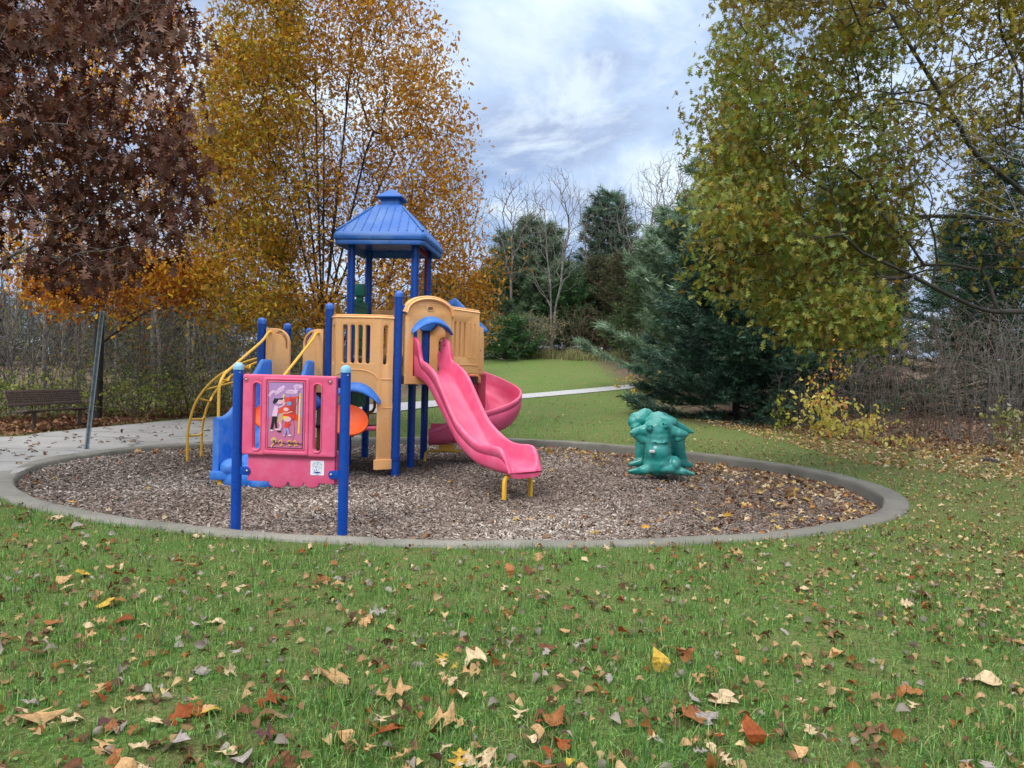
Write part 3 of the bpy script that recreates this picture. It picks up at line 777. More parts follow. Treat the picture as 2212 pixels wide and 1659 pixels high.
# gate wings at the stair, side walls, tower walls
fg = plane_map(PA, U)
def wing(x0, x1, flip):
    r = 0.24
    o = [(x0, 1.12), (x1, 1.12)]
    if not flip: o += [(x1, 2.12 - r)] + [(x1 - r + r * cos(t), 2.12 - r + r * sin(t)) for t in np.linspace(0.15, pi / 2, 7)] + [(x0, 2.12)]
    else: o += [(x1, 2.12)] + [(x0 + r - r * cos(t), 2.12 - r + r * sin(t)) for t in np.linspace(pi / 2, 0.15, 7)] + [(x0, 2.12 - r)]
    a, b_ = (x0 + 0.08, x1 - 0.035) if not flip else (x0 + 0.035, x1 - 0.08)
    rr = 0.19
    if not flip: h = [(a + .10, 2.04)] + [(b_ - rr + rr * cos(t), 2.085 - rr + rr * sin(t)) for t in np.linspace(1.2, 0.0, 6)] + [(b_, 1.80), (b_ - .03, 1.80), (b_ - .035, 1.93), (b_ - .09, 2.01)]
    else: h = [(b_ - .10, 2.04), (a + .09, 2.01), (a + .035, 1.93), (a + .03, 1.80), (a, 1.80)] + [(a + rr - rr * cos(t), 2.085 - rr + rr * sin(t)) for t in np.linspace(0.0, 1.2, 6)]
    return ppan('gate_wing', o, [h], 0.075, 0.012, fg, M['tan'])
wing(0.085, 0.475, False); wing(1.11 - 0.415, 1.11 - 0.085, True)
fs = plane_map(PA, Vd)
ppan('side_wall', rrect(0.55, 1.25, 0.93, 2.08, 0.03), [rrect(0.66, 1.4, 0.72, 1.95, 0.03), rrect(0.78, 1.4, 0.84, 1.95, 0.03)], 0.06, 0.01, fs, M['tan'])
fgE = plane_map(PE, Vd)
gp_ = ppan('green_play_panel', rrect(0.09, 1.74, 0.90, 2.72, 0.04), [rrect(0.15, 2.44, 0.19, 2.50, 0.018), rrect(0.80, 2.44, 0.84, 2.50, 0.018)], 0.07, 0.012, fgE, M['green'])
ppan('green_frame', rrect(0.24, 2.02, 0.75, 2.50, 0.05), [rrect(0.28, 2.06, 0.71, 2.46, 0.04)], 0.03, 0.008, lambda s, z, t: fgE(s, z, t + .045), M['green'], gp_)
ppan('green_plate', rrect(0.20, 1.84, 0.80, 2.0, 0.02), [rrect(0.3, 1.88, .33, 1.94, .014), rrect(.66, 1.88, .69, 1.94, .014)], 0.03, 0.008, lambda s, z, t: fgE(s, z, t + .045), M['green'], gp_)
pp('bead', tube([fgE(0.14, 2.60, 0.04), fgE(0.85, 2.60, 0.04)], 0.010, 6), M['green'], parent=gp_)
b0 = fgE(0.44, 2.72, 0.02)
so = pp('lookout_box', box(b0[0] - 0.10, b0[0] + 0.09, b0[1] - 0.13, b0[1] + 0.13, 2.79, 3.0), M['green'], 0.02, parent=gp_)
pp('lookout_neck', box(b0[0] - 0.05, b0[0] + 0.05, b0[1] - 0.08, b0[1] + 0.08, 2.70, 2.80), M['green'], 0.01, parent=gp_)
ppan('low_green_panel', rrect(0.09, 0.82, 0.90, 1.36, 0.04), [rrect(0.26, 0.94, .29, 1.02, .014), rrect(.6, 0.94, .63, 1.02, .014)], 0.07, 0.012, fgE, M['green'])
fF = plane_map(PF, U)
ppan('back_wall', rrect(0.075, 1.76, 1.035, 2.60, 0.03), [rrect(0.13 + 0.145 * k, 1.88, 0.20 + 0.145 * k, 2.36, 0.03) for k in range(6)], 0.07, 0.012, fF, M['tan'])
pp('bead', tube([fF(0.16, 2.49, 0.036), fF(0.96, 2.49, 0.036)], 0.012, 6), M['tan'])
# the ground-level bench wall in the shade and the talk tube
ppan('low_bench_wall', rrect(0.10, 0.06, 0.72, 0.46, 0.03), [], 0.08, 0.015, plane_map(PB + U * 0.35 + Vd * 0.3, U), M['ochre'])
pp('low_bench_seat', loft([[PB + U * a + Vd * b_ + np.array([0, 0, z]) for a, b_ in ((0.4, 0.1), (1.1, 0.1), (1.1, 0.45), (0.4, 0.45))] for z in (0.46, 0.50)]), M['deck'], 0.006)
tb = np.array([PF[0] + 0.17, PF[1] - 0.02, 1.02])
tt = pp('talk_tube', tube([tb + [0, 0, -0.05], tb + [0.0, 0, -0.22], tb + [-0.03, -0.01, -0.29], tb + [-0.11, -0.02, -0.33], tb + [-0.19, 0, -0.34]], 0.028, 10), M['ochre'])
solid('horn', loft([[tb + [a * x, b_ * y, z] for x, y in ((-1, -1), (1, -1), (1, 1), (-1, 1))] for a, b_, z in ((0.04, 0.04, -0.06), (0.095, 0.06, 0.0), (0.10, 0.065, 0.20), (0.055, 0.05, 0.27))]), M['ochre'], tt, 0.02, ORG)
# bolts/brackets tying walls to posts
for p, z in ((PI, 2.46), (PD, 2.02)):
    pp('clamp', box(p[0] + 0.05, p[0] + 0.13, p[1] - 0.02, p[1] + 0.02, z - 0.06, z + 0.06), M['post_blue'], 0.006)

# straight pink slide
S0 = K0 + np.array([0.80, 0.60, 0]) * 0.4475
SD = np.array([0.60, -0.80, 0]); SR = np.array([0.80, 0.60, 0])
bedL = [0.0, .25, .5, .75, .94, 1.24, 1.44, 1.83, 2.2, 2.42, 2.55, 2.61, 2.64]
bedZ = [1.45, 1.42, 1.30, 1.08, .915, .635, .475, .31, .262, .25, .245, .235, .205]
rlL = [0.0, .10, .19, .25, .29, .35, .46, .74, .94, 1.24, 1.44, 1.83, 2.1, 2.33, 2.45, 2.54, 2.61, 2.64]
rlZ = [2.0, 2.04, 1.99, 1.87, 1.73, 1.66, 1.63, 1.48, 1.27, .93, .755, .57, .53, .54, .52, .43, .29, .22]
def smooth_interp(x, X, Y):
    # monotone-ish smooth interpolation through the knots
    P = smoothpath([(a, b_, 0) for a, b_ in zip(X, Y)], 10)
    return np.interp(x, P[:, 0], P[:, 1])
Ls = np.unique(np.concatenate([np.linspace(0, 2.64, 60), np.linspace(0.2, .5, 10), np.linspace(2.4, 2.64, 14)]))
rings = []
for L in Ls:
    zb, zr = float(smooth_interp(L, bedL, bedZ)), float(smooth_interp(L, rlL, rlZ))
    h = max(zr - zb, 0.012); c = S0 + SD * (L - 0.05)
    flare = 1.0 - 0.12 * max(0, (L - 2.35) / 0.29) ** 2
    half = [(0.0, 0.0), (0.10, 0.002), (0.175, 0.012), (0.212, 0.045), (0.228, 0.10 * min(1, h / .2)), (0.246, h - 0.03), (0.256, h - 0.008), (0.275, h), (0.298, h - 0.006), (0.312, h - 0.028), (0.308, h - 0.06 * min(1, h / .2)), (0.303, h * 0.55), (0.298, h * .54), (0.298, h * 0.50), (0.30, h * 0.49), (0.285, 0.0), (0.268, -0.035), (0.23, -0.06), (0.12, -0.068), (0.0, -0.07)]
    pts = [(a * flare, b_) for a, b_ in half] + [(-a * flare, b_) for a, b_ in half[-2:0:-1]]
    rings.append([c + SR * a + np.array([0, 0, zb + b_]) for a, b_ in pts])
slide = pp('slide', loft(rings), M['pink'], ang=75)
def bolt_on(parent, p, axis, m, r=0.016):
    q = Vector(axis).to_track_quat('Z', 'Y').to_matrix().to_4x4()
    V, F = lathe([(r, -0.01), (r, 0.005), (r * 0.5, 0.011)], (0, 0, 0), 12)
    V = np.array([(q @ Vector(v)) for v in V]) + np.asarray(p)
    return solid('bolt', (V, F), m, parent, 0, ORG)
bolt_on(slide, S0 + SD * 0.07 + SR * 0.228 + np.array([0, 0, 1.93]), -SR, M['bolt_red'])
for sgn in (-1, 1):
    q = S0 + SD * 2.42 + SR * 0.22 * sgn
    arch = [(q[0], q[1], BED_Z - 0.1), (q[0], q[1], 0.04)] + [tuple(q - SR * sgn * 0.07 * (1 - cos(t)) + np.array([0, 0, 0.04 + 0.11 * sin(t)])) for t in np.linspace(0.2, pi / 2, 7)] + [tuple(q - SR * sgn * 0.16 + np.array([0, 0, 0.155]))]
    rings = []
    Pq = np.array(arch); T = unit(np.gradient(Pq, axis=0))
    for p, t in zip(Pq, T):
        n1 = np.cross(SD, t); n1 = unit(n1)
        rings.append([p + SD * a + n1 * b_ for a, b_ in ((-.030, -.018), (.030, -.018), (.030, .018), (-.030, .018))])
    pp('slide_leg', loft(rings), M['yellow'], 0.005)

# spiral slide
AX = np.array([-0.60, 13.15, 0])
th_k = [200, 180, 135, 90, 45, 0, -45, -90]
bz_k = [1.44, 1.40, 1.28, 1.10, 0.90, 0.72, 0.53, 0.36]
path = []
for a in np.linspace(195, -90, 66):
    path.append((AX + 0.46 * np.array([cos(radians(a)), sin(radians(a)), 0]), np.array([sin(radians(a)), -cos(radians(a)), 0]), float(np.interp(-a, [-t for t in th_k], bz_k))))
for d in np.linspace(0.05, 0.85, 14):
    path.append((AX + np.array([-d, -0.46 - 0.04 * d, 0]), np.array([-1.0, -0.06, 0]), 0.36 - 0.14 * d / 0.85 + 0.03 * (d / .85) ** 3))
rings = []
for i, (c, t, zb) in enumerate(path):
    t = unit(t); right = np.array([t[1], -t[0], 0])   # right of travel = towards the axis
    e = i / (len(path) - 1); tail = max(0, (e - 0.86) / 0.14)
    ho, hi = 0.43 * (1 - 0.45 * tail), 0.16 + 0.06 * tail
    sec = [(0.0, 0.0), (-0.10, 0.008), (-0.19, 0.05), (-0.245, 0.13), (-0.275, 0.24), (-0.285, ho - .02), (-0.30, ho), (-0.325, ho - .01), (-0.332, ho - .05), (-0.325, ho - 0.11), (-0.318, ho - 0.115), (-0.325, ho - 0.125), (-0.318, 0.18), (-0.285, 0.06), (-0.22, -0.03), (-0.10, -0.065), (0.0, -0.07), (0.12, -0.06), (0.26, 0.0), (0.335, 0.08), (0.345, hi + .06), (0.325, hi + .075), (0.305, hi + .04), (0.26, 0.07), (0.15, 0.012)]
    rings.append([c + right * a + np.array([0, 0, zb + b_]) for a, b_ in sec])
spiral = pp('spiral_slide', loft(rings), M['pink'], ang=75)
solid('centre_column', lathe([(0.115, BED_Z), (0.115, 1.46)], AX, 18), M['dark_pink'], spiral, 0, ORG)
lq = AX + np.array([-0.62, -0.46, 0])
pp('spiral_leg', merge([tube(smoothpath([lq + [dx * 1.0, 0.02, z] for dx, z in ((-0.30, BED_Z - .1), (-0.30, -0.02), (-0.26, 0.05), (-0.15, 0.075), (0.1, 0.08), (0.35, 0.08))], 6), 0.024, 10), box(lq[0] - 0.06, lq[0] + 0.22, lq[1] - 0.04, lq[1] + 0.06, 0.09, 0.20)]), M['yellow'])
pp('entry_shell', loft([[AX + [a, b_, z] for a, b_ in ((-0.75, -0.30), (-0.05, -0.30), (-0.05, 0.1), (-0.75, 0.1))] for z in (1.05, 1.44)]), M['dark_pink'], 0.02, parent=spiral)

# blue stair climber: two moulded side walls and rounded stepping pods, yellow rails over it
def swall(x0f, x0b, th, y0, y1, top):
    # wall running from the front (y0) to the deck (y1); top(f) gives its height
    rings = []
    for f in np.linspace(0, 1, 18):
        x = x0f + (x0b - x0f) * f; y = y0 + (y1 - y0) * f; z1 = top(f)
        w = th * (1.0 + 0.25 * (1 - f))
        rings.append([(x - w / 2, y, -0.04), (x + w / 2, y, -0.04), (x + w / 2, y, z1 - 0.05), (x + w * .34, y, z1 - 0.012), (x, y, z1), (x - w * .34, y, z1 - 0.012), (x - w / 2, y, z1 - 0.05)])
    return rings
stp = lambda f: 0.80 if f < 0.10 else (0.80 + 0.04 * min(1, (f - .1) / .1) if f < .2 else (0.84 + 0.78 * min(1, (f - 0.2) / 0.62) ** 1.15 if f < 0.94 else 1.62))
cl = pp('stair_climber', loft(swall(-4.06, -3.80, 0.065, 9.78, 11.15, stp)), M['blue'], 0.0, ang=60)
pp('climber_side', loft(swall(-3.20, -3.12, 0.065, 9.78, 11.1, stp)), M['blue'], parent=cl, ang=60)
stepb = []
for k in range(6):
    y = 9.86 + 0.215 * k; z = 0.10 + 0.215 * k
    off = 0.10 * (1 if k % 2 else -1)
    stepb.append(((-3.60 + 0.03 * k + off, y + 0.06, z - 0.16), (0.33, 0.24, 0.20)))
    stepb.append(((-3.58 + 0.03 * k - off * 1.6, y + 0.02, z - 0.20), (0.24, 0.20, 0.15)))
    stepb.append(((-3.56 + 0.03 * k, y + 0.28, z - 0.22), (0.42, 0.16, 0.20)))
stepb.append(((-3.86, 9.86, 0.10), (0.16, 0.17, 0.13)))
blob('climber_step', stepb, M['blue'], cl, 0.022, 3, ORG)
pp('climber_base', box(-4.12, -3.10, 9.73, 9.93, -0.06, 0.06), M['blue'], 0.025, parent=cl)
pp('climber_back', loft([[(-4.0 + .06 * k2, 9.95 + 1.15 * k2, -0.02 + 1.1 * k2), (-3.15, 9.95 + 1.15 * k2, -0.02 + 1.1 * k2), (-3.15, 10.0 + 1.15 * k2, -0.10 + 1.1 * k2), (-4.0 + .06 * k2, 10.0 + 1.15 * k2, -0.10 + 1.1 * k2)] for k2 in (0, 1)]), M['blue'], parent=cl)
for x in (-4.0, -3.2): pp('climber_foot', lathe([(0.045, BED_Z - .05), (0.045, 0.0)], (x, 9.82, 0), 12), M['yellow'], parent=cl)
def rail(x0, x1):
    a = PA + U * x0
    pts = smoothpath([(a[0] + 0.03, a[1] - 0.02, 2.05), (a[0] + 0.0, a[1] - 0.10, 2.05), (a[0] - 0.02, a[1] - 0.20, 1.96)], 5)
    run = np.array([(a[0] - 0.05, a[1] - 0.30, 1.88), (x1, 10.02, 1.40)])
    end = smoothpath([(x1, 9.98, 1.37), (x1 - .005, 9.87, 1.26), (x1 - .01, 9.85, 1.12)], 5)
    return np.concatenate([pts, run, end, [(x1 - .01, 9.85, 0.72)]])
hr1 = rail(0.15, -4.05); hr2 = rail(0.93, -3.21)
for q in (hr1, hr2): pp('handrail', tube(q, 0.021, 10), M['yellow'])
# yellow arched ladder on the far left
lad = []
def arc(y0, yb):
    return smoothpath([(-5.36, y0, BED_Z - 0.1), (-5.36, y0, 0.15), (-5.34, y0, 0.50), (-5.22, y0, 0.90), (-4.95, y0 + .02, 1.26), (-4.55, y0 + .03, 1.52), (-4.12, yb, 1.66), (-3.98, yb, 1.67)], 8)
r1, r2 = arc(11.78, 11.74), arc(12.32, 12.28)
al = pp('arch_ladder', merge([tube(r1, 0.022, 10), tube(r2, 0.022, 10)]), M['yellow'])
for k in (12, 18, 25, 33, 40):
    p, q = r1[k], r2[k]
    sg = -0.10 if k > 20 else 0.0
    mid = (p + q) / 2 + np.array([0.10 if k <= 20 else 0.12, 0, -0.03 + sg * 0.6])
    pp('rung', tube(smoothpath([p, (p * .6 + q * .4) * .4 + mid * .6, (p * .4 + q * .6) * .4 + mid * .6, q], 5), 0.017, 8), M['yellow'], parent=al)
pp('ladder_brace', merge([tube([r1[28], (r1[28] + r2[40]) / 2 + [0.2, 0, -0.05], (PB[0], PB[1] - 0.2, 1.2)], 0.016, 8)]), M['yellow'], parent=al)

# ------------------------------------------------------------------ the free-standing picture panel in front
FP0, FP1 = np.array([-2.745, 7.13, 0]), np.array([-1.645, 7.03, 0])
FU = unit(FP1 - FP0); FN = np.array([FU[1], -FU[0], 0]); FL = float(np.linalg.norm(FP1 - FP0))
FO = (FP0 + FP1) / 2 + np.array([0, 0, BED_Z])
fp = thing('picture_panel', 'pink picture panel between two blue posts with pale caps at the front kerb', 'play panel', tuple(FO))
def fq(name, VF, m, bev=0.0, parent=None, ang=40): return solid(name, VF, m, parent or fp, bev, FO, 2, ang)
for p in (FP0, FP1):
    R_ = 0.0500
    o = fq('post', lathe([(R_, BED_Z - 0.2), (R_, 1.50)], (p[0], p[1], 0), 22), M['post_blue'])
    fq('cap', lathe([(R_ + .003, 1.485), (R_ + .003, 1.510), (R_ - .003, 1.530), (R_ - .014, 1.547), (R_ - .030, 1.557), (0.003, 1.560)], (p[0], p[1], 0), 22), M['cap_faded'], parent=o)
    # a small snap rivet high on the post
    fq('rivet', lathe([(0.006, -0.002), (0.005, 0.003)], (p[0] + 0.030, p[1] - 0.043, 1.46), 8), M['white'], parent=o)
fmF = lambda s, z, t: FP0 + FU * s + FN * t + np.array([0, 0, z])
X0, X1 = 0.075, FL - 0.075
zt, zb = 1.445, 0.645
def sx(f): return X0 + (X1 - X0) * f
def zz_(f): return zt - (zt - zb) * f
outer = rrect(X0, zb, X1, zt, 0.018)
h1 = rrect(sx(0.115), zz_(0.935), sx(0.195), zz_(0.105), 0.034, 5)
h2 = rrect(sx(0.765), zz_(0.935), sx(0.845), zz_(0.105), 0.034, 5)
pk = panel('pink_board', outer, [h1, h2], 0.075, 0.012, lambda s, z, t: fmF(s, z, t + 0.02), M['pink_panel'], fp, (), FO)
def fpan(name, outer, holes, th, bev, t0, m, parent): return panel(name, outer, holes, th, bev, lambda s, z, t: fmF(s, z, t + t0), m, parent, (), FO)
fpan('raised_frame', rrect(sx(0.225), zz_(0.985), sx(0.715), zz_(0.035), 0.02), [rrect(sx(0.262), zz_(0.94), sx(0.682), zz_(0.065), 0.02)], 0.022, 0.008, 0.060, M['pink_panel'], pk)
fpan('picture_mount', rrect(sx(0.268), zz_(0.93), sx(0.676), zz_(0.072), 0.015), [], 0.010, 0.004, 0.060, M['pink_panel'], pk)
for hx in (0.155, 0.805):
    fpan('slot_rim', rrect(sx(hx - .052), zz_(0.955), sx(hx + .052), zz_(0.085), 0.044, 6), [rrect(sx(hx - .040), zz_(0.936), sx(hx + .040), zz_(0.104), 0.034, 6)], 0.016, 0.006, 0.059, M['pink_panel'], pk)
lower = [(sx(0.045), zb + 0.03), (sx(0.985), zb + 0.03), (sx(0.985), 0.375)]
for cx_ in (0.74, 0.575, 0.375):
    hw = 0.082 if cx_ > 0.4 else 0.105
    lower += [(sx(cx_ + hw * cos(t)), 0.375 - 0.048 * sin(t) * (1.25 if cx_ < .4 else 1)) for t in np.linspace(0.0, pi, 8)]
lower += [(sx(0.045), 0.375)]
lw = fpan('lower_board', lower, [], 0.045, 0.010, -0.012, M['pink_panel'], fp)
fpan('lower_flange', rrect(sx(0.955), 0.36, sx(1.0), zb + 0.05, 0.015), [], 0.05, 0.008, -0.04, M['pink_panel'], lw)
for p, sg, z0_ in ((FP0, 1, 0.475), (FP1, -1, 0.470)):
    a = 0.0 if sg > 0 else FL
    tab = [(a + sg * 0.04, z0_ - 0.042)] + [(a + sg * (0.115 + 0.035 * cos(t)), z0_ + 0.042 * sin(t)) for t in np.linspace(-pi / 2, pi / 2, 8)] + [(a + sg * 0.04, z0_ + 0.042)]
    if sg < 0: tab = tab[::-1]
    br = fpan('bracket', tab, [], 0.008, 0.002, 0.020, M['post_blue'], fp)
    cc = fmF(a + sg * 0.12, z0_, 0.026)
    q = Vector(FN).to_track_quat('Z', 'Y').to_matrix()
    V, F = lathe([(0.013, -0.004), (0.013, 0.004), (0.006, 0.009)], (0, 0, 0), 10)
    fq('bolt', (np.array([q @ Vector(v) for v in V]) + cc, F), M['steel'], parent=br)
fpan('bracket', rrect(X1 - 0.02, 1.33, FL - 0.03, 1.43, 0.004), [], 0.008, 0.002, -0.02, M['post_blue'], fp)
fpan('bracket', rrect(0.03, 1.33, X0 + 0.02, 1.43, 0.004), [], 0.008, 0.002, -0.02, M['post_blue'], fp)
for f in (0.035, 0.935):
    cc = fmF(sx(f), zz_(0.07), 0.058); q = Vector(FN).to_track_quat('Z', 'Y').to_matrix()
    for prof_, mt, nm in (([(0.026, -0.01), (0.026, 0.003), (0.021, 0.004), (0.019, -0.002), (0.0, -0.002)], M['dark_pink'], 'bolt_well'), ([(0.012, -0.004), (0.012, 0.004), (0.005, 0.007)], M['steel'], 'bolt')):
        V, F = lathe(prof_, (0, 0, 0), 14)
        fq(nm, (np.array([q @ Vector(v) for v in V]) + cc, F), mt, parent=pk)
# the picture: a generic flat print of three children by a red machine, in the panel's lilac and rose
AX0, AX1 = sx(0.282), sx(0.660); AZ1, AZ0 = zz_(0.088), zz_(0.905)
def a2(u, v): return (AX0 + (AX1 - AX0) * u, AZ1 - (AZ1 - AZ0) * v)
layer = [0]
art = fpan('picture', [a2(0, 1), a2(1, 1), a2(1, 0), a2(0, 0)], [], 0.003, 0.0004, 0.0668, flat('dark_picture_edge', lin('43304a')), pk)
def ink(name, pts, col, closed=True):
    layer[0] += 1
    q = [a2(u, v) for u, v in pts]
    area = sum(q[i - 1][0] * q[i][1] - q[i][0] * q[i - 1][1] for i in range(len(q)))
    if area < 0: q = q[::-1]
    key = 'ink_' + col
    if key not in M: M[key] = flat('print_ink_' + str(len(M)), lin(col), 0.4)
    V = [fmF(x, z, 0.0685 + 0.00025 * layer[0]) for x, z in q]
    cu = bpy.data.curves.new(name, 'CURVE'); cu.dimensions = '2D'; cu.fill_mode = 'BOTH'
    s = cu.splines.new('POLY'); s.points.add(len(q) - 1); s.use_cyclic_u = True
    for p, w_ in zip(s.points, q): p.co = (w_[0], w_[1], 0, 1)
    ob = bpy.data.objects.new(name, cu); me = bpy.data.meshes.new_from_object(ob)
    bpy.data.objects.remove(ob); bpy.data.curves.remove(cu)
    for v in me.vertices: v.co = Vector([float(c) for c in fmF(v.co.x, v.co.y, 0.0685 + 0.00025 * layer[0]) - FO])
    return link(name, me, M[key], art)
def stroke(name, pts, w_, col):
    P = smoothpath([(u * 0.55, v, 0) for u, v in pts], 5)[:, :2]
    T = unit(np.gradient(P, axis=0)); Nn = np.stack([-T[:, 1], T[:, 0]], -1) * w_ / 2
    q = np.concatenate([P + Nn, (P - Nn)[::-1]])
    return ink(name, [(a / 0.55, b_) for a, b_ in q], col)
ell = lambda u, v, a, b_: [(u + a * cos(t), v + b_ * sin(t)) for t in np.linspace(0, 2 * pi, 16, endpoint=False)]
ink('sky_print', [(0.02, 0.01), (0.98, 0.01), (0.98, 0.99), (0.02, 0.99)], 'a87fb0')
ink('floor_print', [(0.02, 0.53), (0.98, 0.51), (0.98, 0.99), (0.02, 0.99)], 'c06a8c')
stroke('streamer_print', [(0.03, 0.22), (0.12, 0.15), (0.24, 0.15), (0.33, 0.10), (0.46, 0.06)], 0.038, 'd9b4d2')
stroke('streamer_print', [(0.20, 0.19), (0.32, 0.15), (0.44, 0.10)], 0.025, 'd9b4d2')
ink('speech_print', ell(0.84, 0.06, 0.13, 0.032), 'd9b4d2'); ink('speech_print', ell(0.66, 0.145, 0.17, 0.034), 'd9b4d2')
stroke('speech_tail_print', [(0.80, 0.08), (0.76, 0.11), (0.86, 0.12)], 0.02, 'd9b4d2')
ink('machine_print', [(0.48, 0.23), (0.86, 0.21), (0.86, 0.57), (0.60, 0.58), (0.48, 0.50)], 'd8402c')
ink('machine_door_print', [(0.62, 0.25), (0.80, 0.24), (0.80, 0.50), (0.62, 0.51)], 'b83226')
ink('machine_slot_print', [(0.80, 0.24), (0.835, 0.24), (0.835, 0.48), (0.80, 0.48)], 'a890b8')
ink('pole_print', [(0.885, 0.16), (0.925, 0.16), (0.905, 0.77), (0.865, 0.77)], 'e8c83c')
ink('pole_print', [(0.42, 0.20), (0.46, 0.20), (0.46, 0.35), (0.42, 0.35)], 'e8c83c'); ink('knob_print', ell(0.44, 0.20, 0.03, 0.016), 'e8c83c')
stroke('cable_print', [(0.87, 0.12), (0.86, 0.26), (0.74, 0.40), (0.66, 0.44)], 0.006, '4a3040')
stroke('cable_print', [(0.62, 0.20), (0.70, 0.30), (0.66, 0.42), (0.74, 0.60), (0.77, 0.75), (0.72, 0.87)], 0.006, '7c4a70')
# tall child
ink('trousers_print', [(0.13, 0.52), (0.27, 0.52), (0.26, 0.60), (0.28, 0.70), (0.23, 0.71), (0.20, 0.60), (0.155, 0.72), (0.08, 0.72), (0.12, 0.60)], '18161c')
ink('shirt_print', [(0.19, 0.36), (0.28, 0.36), (0.29, 0.44), (0.26, 0.52), (0.12, 0.52), (0.15, 0.44)], 'ddb6cc')
stroke('arm_print', [(0.26, 0.39), (0.38, 0.37), (0.50, 0.31)], 0.022, 'd9a8ba')
ink('shoe_print', ell(0.12, 0.735, 0.055, 0.012), 'd8c4d0'); ink('shoe_print', ell(0.26, 0.715, 0.05, 0.012), 'd8c4d0')
ink('face_print', ell(0.33, 0.30, 0.11, 0.035), 'd9a8ba')
ink('hair_print', [(0.14, 0.30), (0.18, 0.26), (0.17, 0.245), (0.26, 0.25), (0.50, 0.235), (0.36, 0.265), (0.30, 0.27), (0.26, 0.31), (0.16, 0.33)], '17151a')
ink('can_print', [(0.53, 0.30), (0.66, 0.29), (0.67, 0.345), (0.55, 0.355)], '6f92c4')
# middle child
ink('dress_print', [(0.34, 0.47), (0.46, 0.46), (0.44, 0.56), (0.38, 0.63), (0.28, 0.60)], 'c89a78')
stroke('leg_print', [(0.33, 0.61), (0.37, 0.66), (0.31, 0.73)], 0.018, 'd9b0bc'); stroke('leg_print', [(0.38, 0.61), (0.39, 0.68), (0.34, 0.74)], 0.018, 'd9b0bc')
ink('shoe_print', ell(0.34, 0.745, 0.06, 0.014), '1c1a20')
ink('hair_print', [(0.28, 0.46), (0.34, 0.40), (0.46, 0.37), (0.56, 0.39), (0.60, 0.43), (0.50, 0.45), (0.44, 0.47), (0.30, 0.47)], 'dd4a26')
ink('face_print', ell(0.52, 0.41, 0.075, 0.028), 'e0b2b8')
stroke('arm_print', [(0.42, 0.47), (0.56, 0.46), (0.70, 0.44)], 0.018, 'd6a08e')
# small child
ink('cap_print', ell(0.56, 0.50, 0.13, 0.030), 'd43a24'); ink('ball_print', ell(0.72, 0.515, 0.055, 0.036), 'd43a24')
ink('face_print', ell(0.56, 0.555, 0.115, 0.042), 'dca8b4')
ink('hair_print', [(0.44, 0.55), (0.46, 0.51), (0.54, 0.515), (0.58, 0.53), (0.48, 0.56)], 'e6c03c')
ink('jacket_print', [(0.50, 0.605), (0.60, 0.60), (0.66, 0.61), (0.66, 0.635), (0.61, 0.64), (0.60, 0.69), (0.48, 0.69)], 'd43a24')
ink('trousers_print', [(0.47, 0.69), (0.60, 0.69), (0.65, 0.79), (0.59, 0.80), (0.55, 0.72), (0.52, 0.79), (0.45, 0.80)], '9a88bc')
ink('shoe_print', ell(0.48, 0.805, 0.04, 0.012), 'b8a0c8'); ink('shoe_print', ell(0.64, 0.80, 0.05, 0.012), 'd8c4d0')
# the yellow swirl and the words
stroke('swirl_print', [(0.12, 0.99), (0.16, 0.945), (0.24, 0.915), (0.25, 0.865), (0.19, 0.845), (0.13, 0.87), (0.17, 0.90)], 0.016, 'e0b83c')
for u in (0.40, 0.64, 0.80): stroke('swirl_print', [(u - 0.06, 0.90), (u, 0.875), (u + 0.03, 0.91), (u - 0.02, 0.955), (u + 0.07, 0.94)], 0.014, 'e0a84c')
mk = flat('black_print', (0.02, 0.018, 0.02))
tw = a2(0.61, 0.935)
for wt, u in (('Bop Bi Bop Bop', 0.46), ('Bi Bop Bop', 0.81)):
    q = a2(u, 0.932); text('words_print', wt, 0.030 if len(wt) > 11 else 0.029, fmF, mk, art, q[0], q[1], 0.0002, 'CENTER', 0, FO, 0.0685 + 0.00025 * (layer[0] + 2), 0.0006).data.transform(Matrix.Identity(4))
# the streamers' lettering is too small to read: rows of little pen marks
for u0, v0, du, dv, n_ in ((0.06, 0.205, 0.020, -0.0075, 12), (0.20, 0.185, 0.020, -0.008, 12), (0.76, 0.052, 0.014, 0.0, 11), (0.82, 0.075, 0.014, 0.0, 5), (0.54, 0.138, 0.014, 0.0, 15), (0.62, 0.158, 0.014, 0.0, 10)):
    for k in range(n_):
        if k % 5 == 4: continue
        u, v = u0 + du * k, v0 + dv * k + 0.003 * (k % 2)
        ink('small_mark_print', [(u - .005, v - .006), (u + .004, v - .005 + .002 * (k % 3)), (u + .005, v + .006), (u - .003, v + .005)], '6a4a72')
cc = fmF(a2(0.20, 0.88)[0], a2(0.20, 0.88)[1], 0.083); q = Vector(FN).to_track_quat('Z', 'Y').to_matrix()
V, F = lathe([(0.013, -0.012), (0.013, 0.002), (0.006, 0.006)], (0, 0, 0), 12)
fq('bolt', (np.array([q @ Vector(v) for v in V]) + cc, F), M['steel'], parent=pk)
